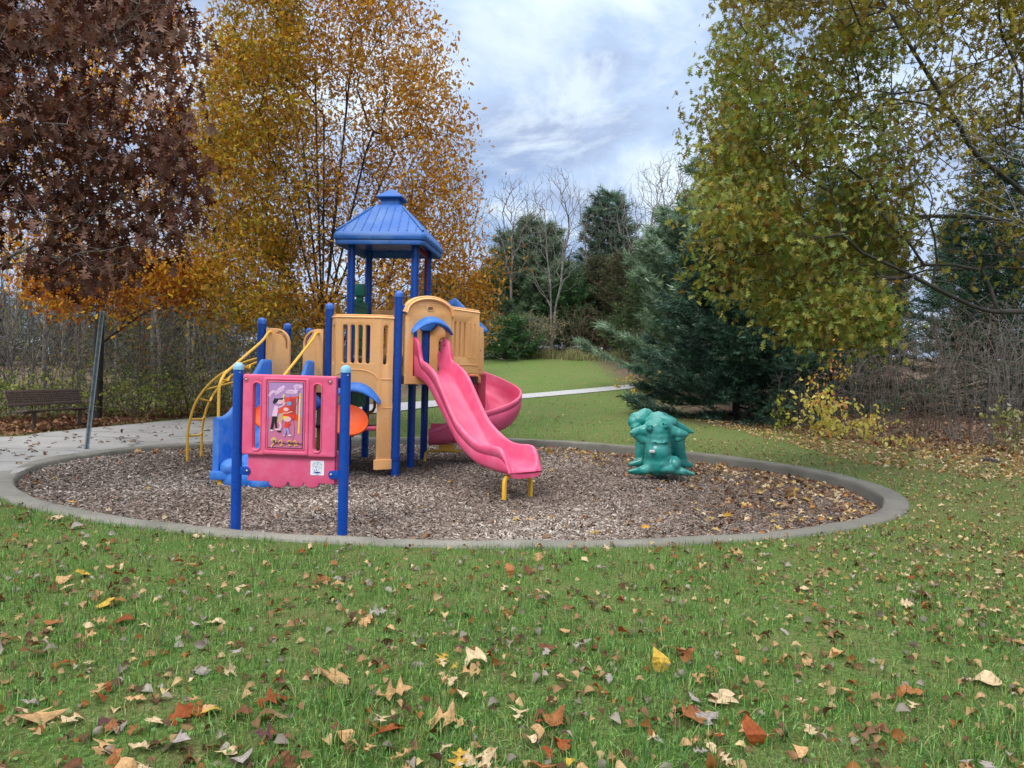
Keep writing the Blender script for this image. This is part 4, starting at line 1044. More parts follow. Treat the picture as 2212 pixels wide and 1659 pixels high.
# the club sticker on the lower board
SX, SZ = sx(0.80), 0.53
stk = fpan('sticker', rrect(SX - 0.069, SZ - 0.072, SX + 0.069, SZ + 0.072, 0.008), [], 0.002, 0.0003, 0.0125, M['white'], lw)
ib = flat('indigo_print', lin('7d82b4')); nb = flat('navy_print', lin('1e2492'))
def sring(r0, r1, n=40, a0=0, a1=2 * pi, z0=0):
    V, F = [], []
    for i in range(n + 1):
        t = a0 + (a1 - a0) * i / n
        V += [fmF(SX + r0 * cos(t), SZ - 0.004 + z0 + r0 * 1.06 * sin(t), 0.0139), fmF(SX + r1 * cos(t), SZ - 0.004 + z0 + r1 * 1.06 * sin(t), 0.0139)]
    F = [(2 * i, 2 * i + 1, 2 * i + 3, 2 * i + 2) for i in range(n)]
    return np.array(V), F
mesh('emblem_ring', *sring(0.0465, 0.0490), ib, stk, off=FO)
seg_ = [(0.046 * cos(t), 0.0488 * sin(t)) for t in np.linspace(pi + 0.72, 2 * pi - 0.72, 16)]
mesh('emblem_water', [fmF(SX + a, SZ - 0.004 + b_, 0.0141) for a, b_ in seg_], [tuple(range(16))], nb, stk, off=FO)
# waves and landscape strokes inside the ring
sw_ = []
for cu_ in ([(-.040, .012), (-.026, .024), (-.012, .020), (-.002, .034)], [(-.036, -.004), (-.028, -.014), (-.031, -.028)], [(-.012, .006), (-.004, -.004), (-.008, -.016), (.002, -.018)], [(.004, .010), (.014, .022), (.028, .014), (.040, .010)], [(.012, -.006), (.022, .000), (.036, -.004)], [(-.03, -.022), (-.016, -.016), (0, -.02), (.02, -.012)], [(-.008, .036), (.004, .040), (.014, .034)], [(-.02, .004), (-.014, .014), (-.004, .010)]):
    P = smoothpath([(a, b_, 0) for a, b_ in cu_], 5); T = unit(np.gradient(P, axis=0)); Nn = np.stack([-T[:, 1], T[:, 0], T[:, 0] * 0], -1) * 0.0024
    V = []
    for p, n_ in zip(P, Nn):
        for s_ in (1, -1): V.append(fmF(SX + p[0] + s_ * n_[0], SZ - .004 + p[1] + s_ * n_[1], 0.0140))
    sw_.append((np.array(V), [(2 * i, 2 * i + 1, 2 * i + 3, 2 * i + 2) for i in range(len(P) - 1)]))
mesh('emblem_drawing', *merge(sw_), ib, stk, off=FO)
# the lettering round the emblem is too worn to read: broken strokes along two arcs
for r_, a_mid, span, words_ in ((0.0575, pi / 2, 2.1, (5, 5, 4)), (0.0585, -pi / 2, 1.75, (4, 3, 4))):
    tot = sum(words_) + len(words_) - 1; k = 0
    for nw in words_:
        for q in range(nw):
            t = a_mid + span * (0.5 - (k + 0.5) / tot); k += 1
            mesh('emblem_stroke', *sring(r_ - 0.0045, r_ + 0.0040 - 0.002 * (q % 2), 3, t - span / tot * 0.34, t + span / tot * 0.34), ib, stk, off=FO)
        k += 1

# ------------------------------------------------------------------ the teal animal climber
def W5(cx, cy, y): return at((2440 + cx / 4.609) / 1.8228, (1560 + cy / 4.609) / 1.8228, y)
yf, yb_ = 11.36, 11.80
cp = W5(720, 1420, 11.5); CO = np.array([cp[0], 11.5, BED_Z])
an = thing('animal_climber', 'teal moulded animal figure with spread feet standing in the wood chips', 'play animal', tuple(CO))
B = []
def cps(a, ra, b_, rb_, y=yf, y2=None): B.append(('c', W5(*a, y), W5(*b_, y if y2 is None else y2), ra, rb_))
def el(a, rad, y=yf, e=(0, 0, 0)): B.append((tuple(W5(*a, y)), rad, e))
cps((700, 1210), .225, (690, 900), .215); cps((690, 900), .215, (690, 620), .220)
el((700, 560), (.235, .20, .14)); el((690, 1010), (.205, .19, .20), yf - .045); el((740, 845), (.13, .06, .016), yf - .17)
for a in ((540, 580), (830, 545)):
    el(a, (.055, .07, .050), yf - .165)
for a in ((520, 530), (580, 525), (780, 488), (838, 498), (575, 835), (640, 830), (838, 820)): el(a, (.020, .028, .016), yf - .215)
# arms held out to both sides
cps((500, 620), .11, (330, 640), .075, yf - .02); cps((330, 700), .085, (420, 780), .09, yf); cps((330, 640), .075, (250, 690), .055, yf - .03)
for dx, dy in ((170, 660), (215, 610), (260, 590), (330, 585), (300, 640)): cps((310, 650), .045, (dx + 20, dy), .022, yf - .07)
cps((900, 630), .11, (1080, 670), .08, yf - .02); cps((1080, 670), .075, (1200, 690), .048, yf - .05); cps((1060, 770), .060, (1150, 740), .05, yf - .03)
cps((1090, 640), .04, (1085, 610), .02, yf - .05)
# seat, rump and flat feet
el((800, 1300), (.26, .22, .105)); el((985, 1220), (.105, .14, .125), yf - .07); el((560, 1250), (.12, .16, .15))
cps((470, 1330), .085, (330, 1360), .060, yf - .08); cps((330, 1360), .060, (180, 1375), .036, yf - .12)
cps((1010, 1340), .085, (1150, 1370), .060, yf - .08); cps((1150, 1370), .058, (1345, 1420), .028, yf - .12)
for k in range(3):
    cps((330, 1340 + 22 * k), .030, (175 + 12 * k, 1362 + 16 * k), .022, yf - .16 + .05 * k); cps((1180, 1350 + 24 * k), .028, (1345 - 30 * k, 1412 + 10 * k), .018, yf - .16 + .05 * k)
# hind body, back ridge, head turned to the left, far arm, far legs
cps((690, 1100), .24, (700, 560), .27, yb_); el((760, 470), (.27, .30, .13), yb_ - .1)
for a, r_ in (((640, 395), .05), ((720, 395), .035), ((820, 400), .065), ((900, 430), .05), ((960, 480), .04)): el(a, (r_, r_ * 1.2, r_ * .8), yb_ - .12)
el((370, 430), (.185, .18, .135), yb_ + .02, (0, 0.25, 0)); cps((470, 232), .022, (430, 380), .14, yb_ + .02); cps((470, 240), .022, (590, 400), .10, yb_ + .04); cps((470, 240), .02, (520, 310), .075, yb_ + .03)
cps((320, 320), .03, (330, 420), .12, yb_); cps((260, 470), .11, (205, 470), .055, yb_ - .03); cps((240, 570), .05, (290, 530), .05, yb_ - .1); cps((520, 480), .13, (640, 520), .18, yb_)
for k in range(4): cps((400 - 20 * k, 560 + 10 * k), .030, (330 - 25 * k, 520 + 15 * k), .030, yb_ - .17)
cps((960, 560), .14, (1130, 595), .085, yb_ + .05); cps((1130, 595), .08, (1330, 655), .025, yb_ + .05)
cps((430, 800), .14, (400, 1180), .115, yb_ + .05); cps((400, 1190), .08, (190, 1235), .035, yb_ - .02); cps((350, 1020), .05, (330, 1150), .05, yb_)
cps((1020, 780), .15, (1070, 1200), .13, yb_ + .05); cps((1090, 1210), .085, (1290, 1250), .045, yb_ - .02); cps((1150, 1040), .055, (1180, 1160), .045, yb_)
blob('animal_body', B, M['teal'], an, 0.0115, 9, CO)
for (a, b_, y) in (((470, 1400), (430, 1520), yf), ((1010, 1400), (1065, 1570), yf), ((350, 1250), (320, 1310), yb_), ((1140, 1240), (1185, 1330), yb_)):
    p, q = W5(*a, y), W5(*b_, y); q[2] = BED_Z - 0.08
    m1 = p * 0.55 + q * 0.45 + np.array([0.03 * (1 if b_[0] > 700 else -1), 0, 0.02])
    solid('spring_leg', tube(smoothpath([p + [0, 0, .06], m1, q], 6), 0.022, 8), M['steel'], an, 0, CO)
bp = W5(590, 1000, yf - .27); bmap = lambda s, z, t: np.array([bp[0] + s, bp[1] + 0.017 - t, bp[2] + z])
bz0 = panel('badge', rrect(-.046, -.021, .046, .021, .012), [], .05, .003, bmap, flat('grey_pink_badge_edge', lin('b08a98')), an, (), CO)
panel('badge_face', rrect(-.040, -.016, .040, .016, .009), [], .004, .001, lambda s, z, t: bmap(s, z, t + .0255), M['white'], bz0, (), CO)
text('badge_words', 'little tikes', 0.018, bmap, flat('badge_print', lin('5a6a90')), bz0, 0, -0.005, 0.0003, 'CENTER', 0, CO, 0.0282, 0.0002)

# ------------------------------------------------------------------ bench, bare sign post, squirrel
bd = unit(np.array([0.24, 0.97, 0])); bn = np.array([bd[1], -bd[0], 0])
BO = np.array([-10.02, 15.62, tz(-10.02, 15.62)])
pb = thing('park_bench', 'dark brown perforated metal bench beside the concrete path', 'bench', tuple(BO))
def bpos(s, n_, z): return BO + bd * s + bn * n_ + np.array([0, 0, z])
def perf(name, L0, L1, h, place, rows, cols, th=0.035):
    hs = []
    for grp in range(5):
        c0 = L0 + (L1 - L0) * (grp + 0.5) / 5; wg = (L1 - L0) / 5 * 0.40
        for i in range(cols):
            for j in range(rows):
                hs.append(circ(c0 - wg + 2 * wg * i / (cols - 1) + (0.008 if j % 2 else -0.008), h * (0.22 + 0.56 * j / (rows - 1)), 0.0155, 7))
    return panel(name, rrect(L0, 0, L1, h, 0.04, 5), hs, th, 0.006, place, M['bench'], pb, (), BO)
tl = radians(22)
perf('backrest', -0.93, 0.93, 0.36, lambda s, z, t: bpos(s, -0.22 - z * sin(tl) + t * cos(tl), 0.52 + z * cos(tl) + t * sin(tl)), 5, 7)
perf('seat', -0.93, 0.93, 0.42, lambda s, z, t: bpos(s, 0.27 - z, 0.45 - 0.05 * z / .42 + t), 5, 7)
for s in (-0.58, 0.58):
    solid('leg', merge([tube([bpos(s, 0.06, -0.1), bpos(s, 0.06, 0.42)], 0.034, 12), tube(smoothpath([bpos(s, 0.24, 0.42), bpos(s, 0.05, 0.405), bpos(s, -0.14, 0.40), bpos(s, -0.25, 0.52), bpos(s, -0.33, 0.78)], 6), 0.024, 8)]), M['bench'], pb, 0, BO)

m0, m1 = gnd(186, 990, BED_Z), at(222, 672, 11.55)
mp = m0.copy()
ax = unit(m1 - m0); sx_ = unit(np.cross(ax, [0, 1.0, 0])); sy_ = np.cross(sx_, ax)
uc = [(-.040, .012), (-.026, .012), (-.016, -.020), (.016, -.020), (.026, .012), (.040, .012), (.040, .016), (.023, .016), (.013, -.016), (-.013, -.016), (-.023, .016), (-.040, .016)]
rings = [[m0 - ax * 0.15 + (m1 - m0 + ax * 0.15) * t + sx_ * a - sy_ * b_ for a, b_ in uc] for t in np.linspace(0, 1, 40)]
mo = solid('metal_post', loft(rings), M['galv'], None, 0, mp); mo.location = tuple(mp)
tag(mo, 'leaning grey steel channel post without a sign at the bed edge', 'post')
hol = [lathe([(0.006, 0), (0.006, 0.002)], (0, 0, 0), 8) for _ in range(1)]

sq0 = gnd(2118, 998)
def W9(x, y, d=0.0): return at((3760 + x / 6.35) / 1.8228, (1750 + y / 6.35) / 1.8228, sq0[1] + d)
sqb = [('c', W9(940, 400), W9(1040, 430), .040, .055), ('c', W9(1040, 430), W9(1130, 490), .055, .040), ('c', W9(1130, 490), W9(1185, 560), .030, .022), ('c', W9(1185, 560), W9(1200, 590), .018, .010),
       ('c', W9(960, 440, -.03), W9(945, 500, -.03), .022, .012), ('c', W9(945, 500, -.03), W9(985, 545, -.03), .012, .010), ('c', W9(950, 440, .03), W9(940, 510, .03), .022, .012),
       ('c', W9(1090, 500, -.03), W9(1150, 580, -.03), .014, .009), ('c', W9(1090, 500, .03), W9(1130, 575, .03), .014, .009),
       ('c', W9(1150, 490, -.018), W9(1160, 470, -.02), .009, .004), ('c', W9(1150, 490, .018), W9(1162, 472, .02), .009, .004),
       ('c', W9(950, 395), W9(880, 372), .022, .034), ('c', W9(880, 372), W9(720, 372), .034, .036), ('c', W9(720, 372), W9(625, 380), .034, .020)]
sqo = blob('squirrel', sqb, simple('grey_black_fur', (0.030, 0.028, 0.028), 0.9, 0, 0.5, 60, 0.6, 200, None, (0.10, 0.095, 0.09)), None, 0.006, 3, sq0)
sqo.location = tuple(sq0)
tag(sqo, 'dark grey squirrel nosing in the grass with its bushy tail out', 'squirrel')

# ------------------------------------------------------------------ trees and shrubs
def grow(pts, chains, seg=0.35, w=0.25, droop=0.0):
    """a branching skeleton: the seed chains (trunk, limbs), then every target point joined to the cheapest node. chains: list of (parent chain index or -1, parent node, [points])"""
    N = [np.zeros(3)] * 0; par = []; dep = []; starts = []
    for ci, (pc, pn, P) in enumerate(chains):
        P = np.asarray(P, float); base = -1 if pc < 0 else starts[pc] + pn
        starts.append(len(N))
        for k, p in enumerate(P):
            pr2 = base if k == 0 else len(N) - 1
            N.append(p); par.append(pr2); dep.append(0.0 if pr2 < 0 else dep[pr2] + float(np.linalg.norm(p - N[pr2])))
    ns = len(N); cap = ns + len(pts) * 14 + 10
    A = np.zeros((cap, 3)); A[:ns] = N; D = np.zeros(cap); D[:ns] = dep; PR = np.full(cap, -1); PR[:ns] = par; n = ns
    S = A[:ns]
    o = np.argsort([np.min(np.linalg.norm(S - p, axis=1)) for p in pts])
    for i in o:
        p = pts[i]; d = np.linalg.norm(A[:n] - p, axis=1)
        # a branch climbs outward: joining above the target is dearer
        c = d + w * D[:n] + 0.9 * np.maximum(A[:n, 2] - p[2], 0)
        j = int(np.argmin(c)); L = d[j]; k = max(1, int(L / seg)); a = A[j]
        sag = droop * L
        last = j
        for q in range(1, k + 1):
            t = q / k
            x = a + (p - a) * t; x[2] += 0.10 * L * sin(pi * t) * (1 if p[2] > a[2] else 0.3) - sag * t * t
            if q < k: x = x + rng.normal(0, 0.035 * min(L, 1.5), 3)
            A[n] = x; PR[n] = last; D[n] = D[last] + L / k; last = n; n += 1
    return A[:n], PR[:n], ns
def radii(PR, tip=0.004, p=2.35, ns=0, seedmin=None):
    n = len(PR); acc = np.zeros(n); ch = np.zeros(n, int)
    for i in range(n - 1, -1, -1):
        if acc[i] == 0: acc[i] = tip ** p
        if PR[i] >= 0: acc[PR[i]] += acc[i]; ch[PR[i]] += 1
    return acc ** (1 / p), ch
def limbs(A, PR, R, kmax=9):
    """frustum tubes for every edge"""
    e = np.where(PR >= 0)[0]; a, b = A[PR[e]], A[e]
    r1 = R[e]; r0 = np.minimum(R[PR[e]], r1 * 1.35)
    L = np.linalg.norm(b - a, axis=1); ok = L > 1e-5
    a, b, r0, r1 = a[ok], b[ok], r0[ok], r1[ok]
    d = unit(b - a); b = b + d * (r1 * 0.3)[:, None]
    up = np.where(np.abs(d[:, 2:3]) < 0.9, np.array([[0, 0, 1.0]]), np.array([[1.0, 0, 0]]))
    x = unit(np.cross(d, up)); y = np.cross(d, x)
    VV, FF, n0 = [], [], 0
    for lo, hi, k in ((0, 0.012, 3), (0.012, 0.04, 5), (0.04, 9, kmax)):
        s = (r1 >= lo) & (r1 < hi)
        if not s.any(): continue
        t = 2 * pi * np.arange(k) / k
        ring = x[s][:, None, :] * np.cos(t)[None, :, None] + y[s][:, None, :] * np.sin(t)[None, :, None]
        V0 = a[s][:, None, :] + ring * r0[s][:, None, None]; V1 = b[s][:, None, :] + ring * r1[s][:, None, None]
        m = s.sum(); V = np.concatenate([V0, V1], 1).reshape(-1, 3)
        q = np.arange(k); F = np.stack([q, (q + 1) % k, (q + 1) % k + k, q + k], -1)
        F = (F[None] + (np.arange(m) * 2 * k)[:, None, None]).reshape(-1, 4) + n0
        VV.append(V); FF.append(F); n0 += len(V)
    return np.concatenate(VV), np.concatenate(FF)

def leaf_template(stations, curl=0.12, fold=0.15):
    V = []
    for x, w_ in stations:
        z = -curl * (x - 0.4) ** 2 * 2
        V += [(x, w_, z + fold * w_), (x, 0, z), (x, -w_, z + fold * w_)]
    F = []
    for i in range(len(stations) - 1):
        a = 3 * i; F += [(a, a + 1, a + 4, a + 3), (a + 1, a + 2, a + 5, a + 4)]
    return np.array(V, float), np.array(F)
OAK9 = [(0, .015), (.10, .02), (.17, .17), (.24, .20), (.27, .06), (.36, .09), (.46, .36), (.52, .33), (.53, .10), (.62, .12), (.72, .33), (.78, .28), (.79, .09), (.88, .10), (1.0, .01)]
OAK5 = [(0, .02), (.22, .20), (.30, .09), (.50, .34), (.58, .12), (.80, .26), (1.0, .02)]
LEAF3 = [(0, .02), (.35, .30), (.70, .24), (1.0, .01)]
def leaves_on(A, R, n, thr, size, svar, pal, tmpl, spread=0.12, hang=0.3, upbias=0.5, clump=0.0, ok=None, anchor=None):
    if anchor is not None:
        A = anchor; idx = np.arange(len(A))
    else: idx = np.where(R < thr)[0]
    if ok is not None:
        idx = idx[ok(A[idx])]
    if clump > 0:
        cw = rng.gamma(clump, 1.0, len(idx)); pr2 = cw / cw.sum(); pick = rng.choice(idx, n, p=pr2)
    else: pick = rng.choice(idx, n)
    pos = A[pick] + rng.normal(0, spread, (n, 3))
    d = rng.normal(0, 1, (n, 3)); d[:, 2] -= hang * 2.5
    nn = rng.normal(0, 1, (n, 3)); nn[:, 2] += upbias * 2
    Rm = frames(d, nn); s = size * rng.uniform(1 - svar, 1 + svar, n)
    pal = np.array(pal); nodeshade = rng.uniform(0, 1, len(A))
    w_ = (nodeshade[pick] * 0.6 + rng.uniform(0, 1, n) * 0.4)
    ci = np.clip((w_ * len(pal)).astype(int), 0, len(pal) - 1)
    c = pal[ci] * rng.uniform(0.75, 1.25, (n, 1))
    return batch(tmpl[0], tmpl[1], pos, Rm, s, np.clip(c, 0, 1))
def tree(name, label, cat, base, A, PR, bark, leafset, leafm, tip=0.004, pw=2.35, group=None, rscale=1.0, rmin=None, crown='crown'):
    R, ch = radii(PR, tip, pw); R = R * rscale
    if rmin is not None: R[:len(rmin)] = np.maximum(R[:len(rmin)], rmin)
    t = thing(name, label, cat, tuple(base), 0, group)
    V, F = limbs(A, PR, R)
    mesh('trunk', V, F, bark, t, True, off=base)
    if leafset:
        Vs, Fs, Cs, n0 = [], [], [], 0
        for kw in leafset:
            V, F, c = leaves_on(A, R, **kw); Vs.append(V); Fs.append(F + n0); Cs.append(c); n0 += len(V)
        k = {f.shape[1] for f in Fs}; assert len(k) == 1
        mesh(crown, np.concatenate(Vs), np.concatenate(Fs), leafm, t, False, np.concatenate(Cs), off=base)
    return t
def fill(n, poly, y0, y1, centre=None, radii_=None, clump=6, cs=0.4, xoff=None):
    """points in depth range y0..y1 whose picture position falls in the outline poly (crown volumes), gathered into clumps"""
    out = []; tot = 0
    poly = np.array(poly, float); lo, hi = poly.min(0), poly.max(0)
    while tot < n:
        m = n * 2
        c = max(1, m // clump)
        px, py, y = rng.uniform(lo[0], hi[0], c), rng.uniform(lo[1], hi[1], c), rng.uniform(y0, y1, c)
        P = np.array([at(a, b_, d) for a, b_, d in zip(px, py, y)])
        P = np.repeat(P, clump, 0) + rng.normal(0, cs, (c * clump, 3))
        qx, qy = proj(P); k = inpoly(qx, qy, poly)
        if centre is not None:
            k &= (((P - np.array(centre)) / np.array(radii_)) ** 2).sum(1) < 1
        P = P[k]; out.append(P); tot += len(P)
    return np.concatenate(out)[:n]
Lc = lambda *h: [lin(x) for x in h]

# --- the golden oak behind the tower
ob = np.array([-4.85, 18.0, tz(-4.85, 18.0)])
tr = [ob + [0, 0, -0.1], ob + [0.02, 0, 0.8], ob + [0.0, 0.02, 1.6], ob + [0.02, 0, 2.4]]
ch = [(-1, 0, tr)]
fork = [((738, 300), 18.2), ((700, 250), 17.6), ((650, 260), 18.6), ((790, 330), 17.3), ((600, 330), 17.5), ((830, 380), 18.8), ((560, 420), 18.6), ((540, 470), 17.0), ((900, 450), 17.2), ((950, 560), 18.4), ((480, 560), 18.2), ((680, 120), 18.4), ((760, 120), 18.0)]
for (px, py), y in fork:
    e = at(px, py, y); s = tr[3] if py < 400 else tr[2]
    mid = s * 0.55 + e * 0.45 + np.array([0.25 * (s[0] - e[0]) * -0.3, 0, 0.35])
    ch.append((0, 3 if py < 400 else 2, smoothpath([s, mid, e], 7)[1:]))
O_poly = [(500, -40), (560, -240), (700, -330), (800, -220), (880, -20), (935, 60), (972, 130), (1000, 220), (1012, 300), (1038, 380), (1045, 450), (1062, 500), (1092, 560), (1104, 610), (1085, 650), (1062, 690), (1040, 730), (1000, 740), (700, 735), (560, 690), (470, 715), (400, 705), (420, 620), (395, 560), (420, 480), (440, 400), (428, 330), (432, 250), (450, 150), (478, 60)]
Op = fill(2600, O_poly, 14.6, 21.6, (-4.75, 18, 6.5), (5.2, 3.9, 7.2), 4, 0.26)
A, PR, ns = grow(Op, ch, 0.4, 0.30)
_qx, _qy = proj(Op); _core = (((_qx - 715) / 135) ** 2 + ((_qy - 400) / 230) ** 2 < 1) & (Op[:, 1] < 18.6)
Op = Op[~(_core & (rng.random(len(Op)) < 0.72))]        # thin leaf cover over the fan of limbs
gold = Lc('92681e', 'a87a24', 'b48428', '98661e', 'c08e2e', '9e6820', '84521e', 'b48e3a')
tree('oak_tree', 'tall golden brown oak rising behind the play structure tower', 'tree', ob, A, PR, M['bark_dark'],
     [dict(n=21000, thr=0.016, size=0.098, svar=.3, pal=Lc('8a7a26', '9c8a2c', 'a8922e', '7c7426', 'b89a34', '8f6a20'), tmpl=leaf_template(OAK5), spread=.22, hang=.15, upbias=.5, clump=2.0, anchor=Op[proj(Op)[0] < 660]),
      dict(n=58000, thr=0.016, size=0.098, svar=.3, pal=gold, tmpl=leaf_template(OAK5), spread=.24, hang=.15, upbias=.5, clump=2.0, anchor=Op)], M['leaf'], tip=0.0042, rscale=1.15)

# --- the small oak by the bench with yellow and rust leaves
lb = np.array([-10.55, 18.05, tz(-10.55, 18.05)])
tr = [lb + [0, 0, -0.1], lb + [0.03, 0, 0.9], lb + [0.05, 0, 1.9], lb + [0.07, 0, 2.8], lb + [0.05, 0.1, 4.2], lb + [0.1, 0, 6.0]]
ch = [(-1, 0, tr), (0, 2, smoothpath([tr[2], at(290, 690, 17.6), at(380, 640, 17.2)], 6)[1:]), (0, 3, smoothpath([tr[3], at(130, 620, 17.8), at(20, 570, 17.5)], 6)[1:])]
L_poly = [(0, -60), (330, -120), (420, -20), (400, 200), (420, 420), (440, 560), (430, 640), (395, 650), (330, 640), (270, 660), (180, 655), (110, 640), (40, 610), (0, 560), (-120, 400), (-100, 0)]
Lp = np.concatenate([fill(600, L_poly, 15.6, 20.5, None, None, 5, 0.3), fill(240, [(50, 600), (110, 560), (300, 540), (450, 570), (480, 620), (420, 665), (330, 660), (270, 690), (180, 680), (100, 650)], 15.6, 18.0, None, None, 5, 0.25)])
A, PR, ns = grow(Lp, ch, 0.45, 0.3)
tree('oak_tree', 'slim oak with yellow and rust leaves beside the brown bench', 'tree', lb, A, PR, M['bark_dark'],
     [dict(n=24000, thr=0.016, size=0.105, svar=.3, pal=Lc('c08c22', 'd09c28', 'a8661e', '94501c', 'b87c20', 'd0a834', '8a461a', 'c8902a'), tmpl=leaf_template(OAK5), spread=.22, hang=.3, upbias=.4, clump=.7, anchor=Lp)], M['leaf'], tip=0.005, rmin=np.array([.14, .13, .12, .10, .08, .05]))

# --- the brown oak leaning in from the left, leaves hanging dry
bb = np.array([-9.4, 9.2, 0.0])
tr = [bb + [0, 0, -0.1], bb + [0.1, 0, 1.4], bb + [0.15, 0, 2.6], bb + [0.2, 0, 3.8], bb + [0.25, 0, 5.2], bb + [0.3, 0, 7.0]]
def limb(k, *pp_): return (0, k, smoothpath([tr[k]] + [at(px, py, y) for px, py, y in pp_], 6)[1:])
ch = [(-1, 0, tr), limb(2, (-60, 590, 9.0), (40, 545, 8.7), (160, 495, 8.5), (250, 435, 8.3), (330, 400, 8.2)), limb(3, (-40, 300, 9.0), (60, 292, 8.8), (150, 280, 8.6)), limb(4, (-40, 160, 9.2), (90, 80, 9.3), (240, 20, 9.4)), limb(3, (-20, 420, 9.6), (120, 380, 9.9), (280, 300, 10.0), (400, 280, 10.0)), limb(4, (0, 100, 8.8), (200, 120, 8.5), (380, 150, 8.4))]
B_poly = [(-500, -250), (300, -160), (405, -10), (412, 60), (392, 150), (400, 240), (428, 330), (440, 420), (432, 520), (400, 548), (340, 525), (300, 545), (250, 585), (175, 590), (120, 605), (80, 590), (50, 555), (0, 520), (-300, 560), (-560, 300)]
Bp = fill(1300, B_poly, 7.4, 11.0, None, None, 5, 0.2)
A, PR, ns = grow(Bp, ch, 0.3, 0.3)
tree('oak_tree', 'dark brown dry leaved oak overhanging from the top left corner', 'tree', bb, A, PR, M['bark_pale'],
     [dict(n=12500, thr=0.012, size=0.155, svar=.3, pal=Lc('3c241d', '4c2c22', '5c3c30', '664a40', '42241c', '765a50', '522c1f', '604036'), tmpl=leaf_template(OAK9, .25, .35), spread=.16, hang=.75, upbias=.1, clump=.9, anchor=Bp)], M['leaf_dry'], tip=0.0035, rscale=0.85, rmin=np.array([.22, .2, .18, .16, .12, .08]))

# --- the big oak on the right, still half green
rb_ = np.array([10.6, 12.4, 0.0])
tr = [rb_ + [0, 0, -0.1], rb_ + [-0.05, 0, 1.2], rb_ + [-0.05, 0, 2.2], rb_ + [0, 0, 3.2], rb_ + [0.05, 0, 4.4], rb_ + [0.1, 0, 5.8], rb_ + [0.1, 0.1, 7.6]]
ch = [(-1, 0, tr),
      limb(3, (2212, 418, 11.4), (2110, 335, 10.8), (2060, 250, 10.5), (1985, 130, 10.3), (1930, 40, 10.2), (1860, -80, 10.2)),
      limb(1, (2330, 690, 12.0), (2212, 674, 11.5), (2130, 670, 11.1), (2040, 632, 10.8), (1960, 590, 10.6), (1860, 545, 10.4)),
      limb(2, (2330, 545, 12.2), (2212, 552, 11.8), (2080, 545, 11.2), (1950, 515, 10.8), (1840, 500, 10.5), (1760, 505, 10.3)),
      limb(3, (2300, 400, 12.8), (2150, 380, 12.8), (2000, 395, 12.5), (1830, 440, 12.0)), limb(4, (2212, 280, 12.8), (2050, 300, 12.6), (1880, 340, 12.2)), limb(4, (2212, 130, 12.2), (2180, 30, 12.2), (2100, -80, 12.2)),
      limb(5, (2250, 120, 12.0), (2050, 160, 11.6), (1850, 230, 11.2), (1700, 290, 11.0)), limb(5, (2300, -60, 12.0), (2000, -20, 11.4), (1750, 60, 11.2)), limb(2, (2280, 520, 12.6), (2100, 470, 12.8), (1900, 480, 12.6), (1720, 560, 12.2))]
R_poly = [(1560, -40), (1560, 20), (1590, 60), (1550, 100), (1572, 140), (1548, 185), (1572, 215), (1500, 250), (1540, 290), (1492, 305), (1520, 350), (1545, 370), (1500, 440), (1520, 480), (1485, 560), (1500, 605), (1545, 640), (1570, 660), (1600, 665), (1640, 650), (1720, 640), (1780, 665), (1860, 670), (1900, 640), (1990, 620), (2060, 590), (2130, 600), (2212, 620), (2380, 640), (2430, -240), (1700, -260)]
Rp = fill(2100, R_poly, 9.4, 14.6, None, None, 6, 0.24)
Rp2 = fill(70, [(1620, 640), (1680, 690), (1830, 735), (1890, 710), (1930, 660), (1870, 640), (1760, 655), (1700, 640)], 9.6, 11.5, None, None, 8, 0.10)
Ra = np.concatenate([Rp, Rp2])
A, PR, ns = grow(Ra, ch, 0.32, 0.28)
_qx, _qy = proj(Ra); _in = (_qx > 1780) & (_qy > 120) & (_qy < 640) & (Ra[:, 1] < 12.2)
Ra = Ra[~(_in & (rng.random(len(Ra)) < 0.80))]          # seen from beneath, the near inside of the crown is open
okL = lambda P: np.ones(len(P), bool)
def green_side(P): return (proj(P)[0] < 1950) & (proj(P)[1] > 60)
tree('oak_tree', 'broad green and yellow oak filling the upper right corner', 'tree', rb_, A, PR, M['bark_dark'],
     [dict(n=13000, thr=0.011, size=0.115, svar=.3, pal=Lc('5c6e2c', '6c7e36', '7e8a42', '66702a', '8c9048', '7c9058', '6e6a28'), tmpl=leaf_template(OAK9, .2, .25), spread=.20, hang=.35, upbias=.45, clump=1.6, ok=green_side, anchor=Ra),
      dict(n=33000, thr=0.011, size=0.112, svar=.3, pal=Lc('6a6a24', '787428', '84762c', '6a5c22', '8c8238', '70541f', '5f6224', '968c48'), tmpl=leaf_template(OAK9, .2, .25), spread=.20, hang=.35, upbias=.45, clump=.8, anchor=Ra)], M['leaf'], tip=0.0040, rscale=1.15, rmin=np.array([.26, .24, .22, .2, .17, .13, .1]))

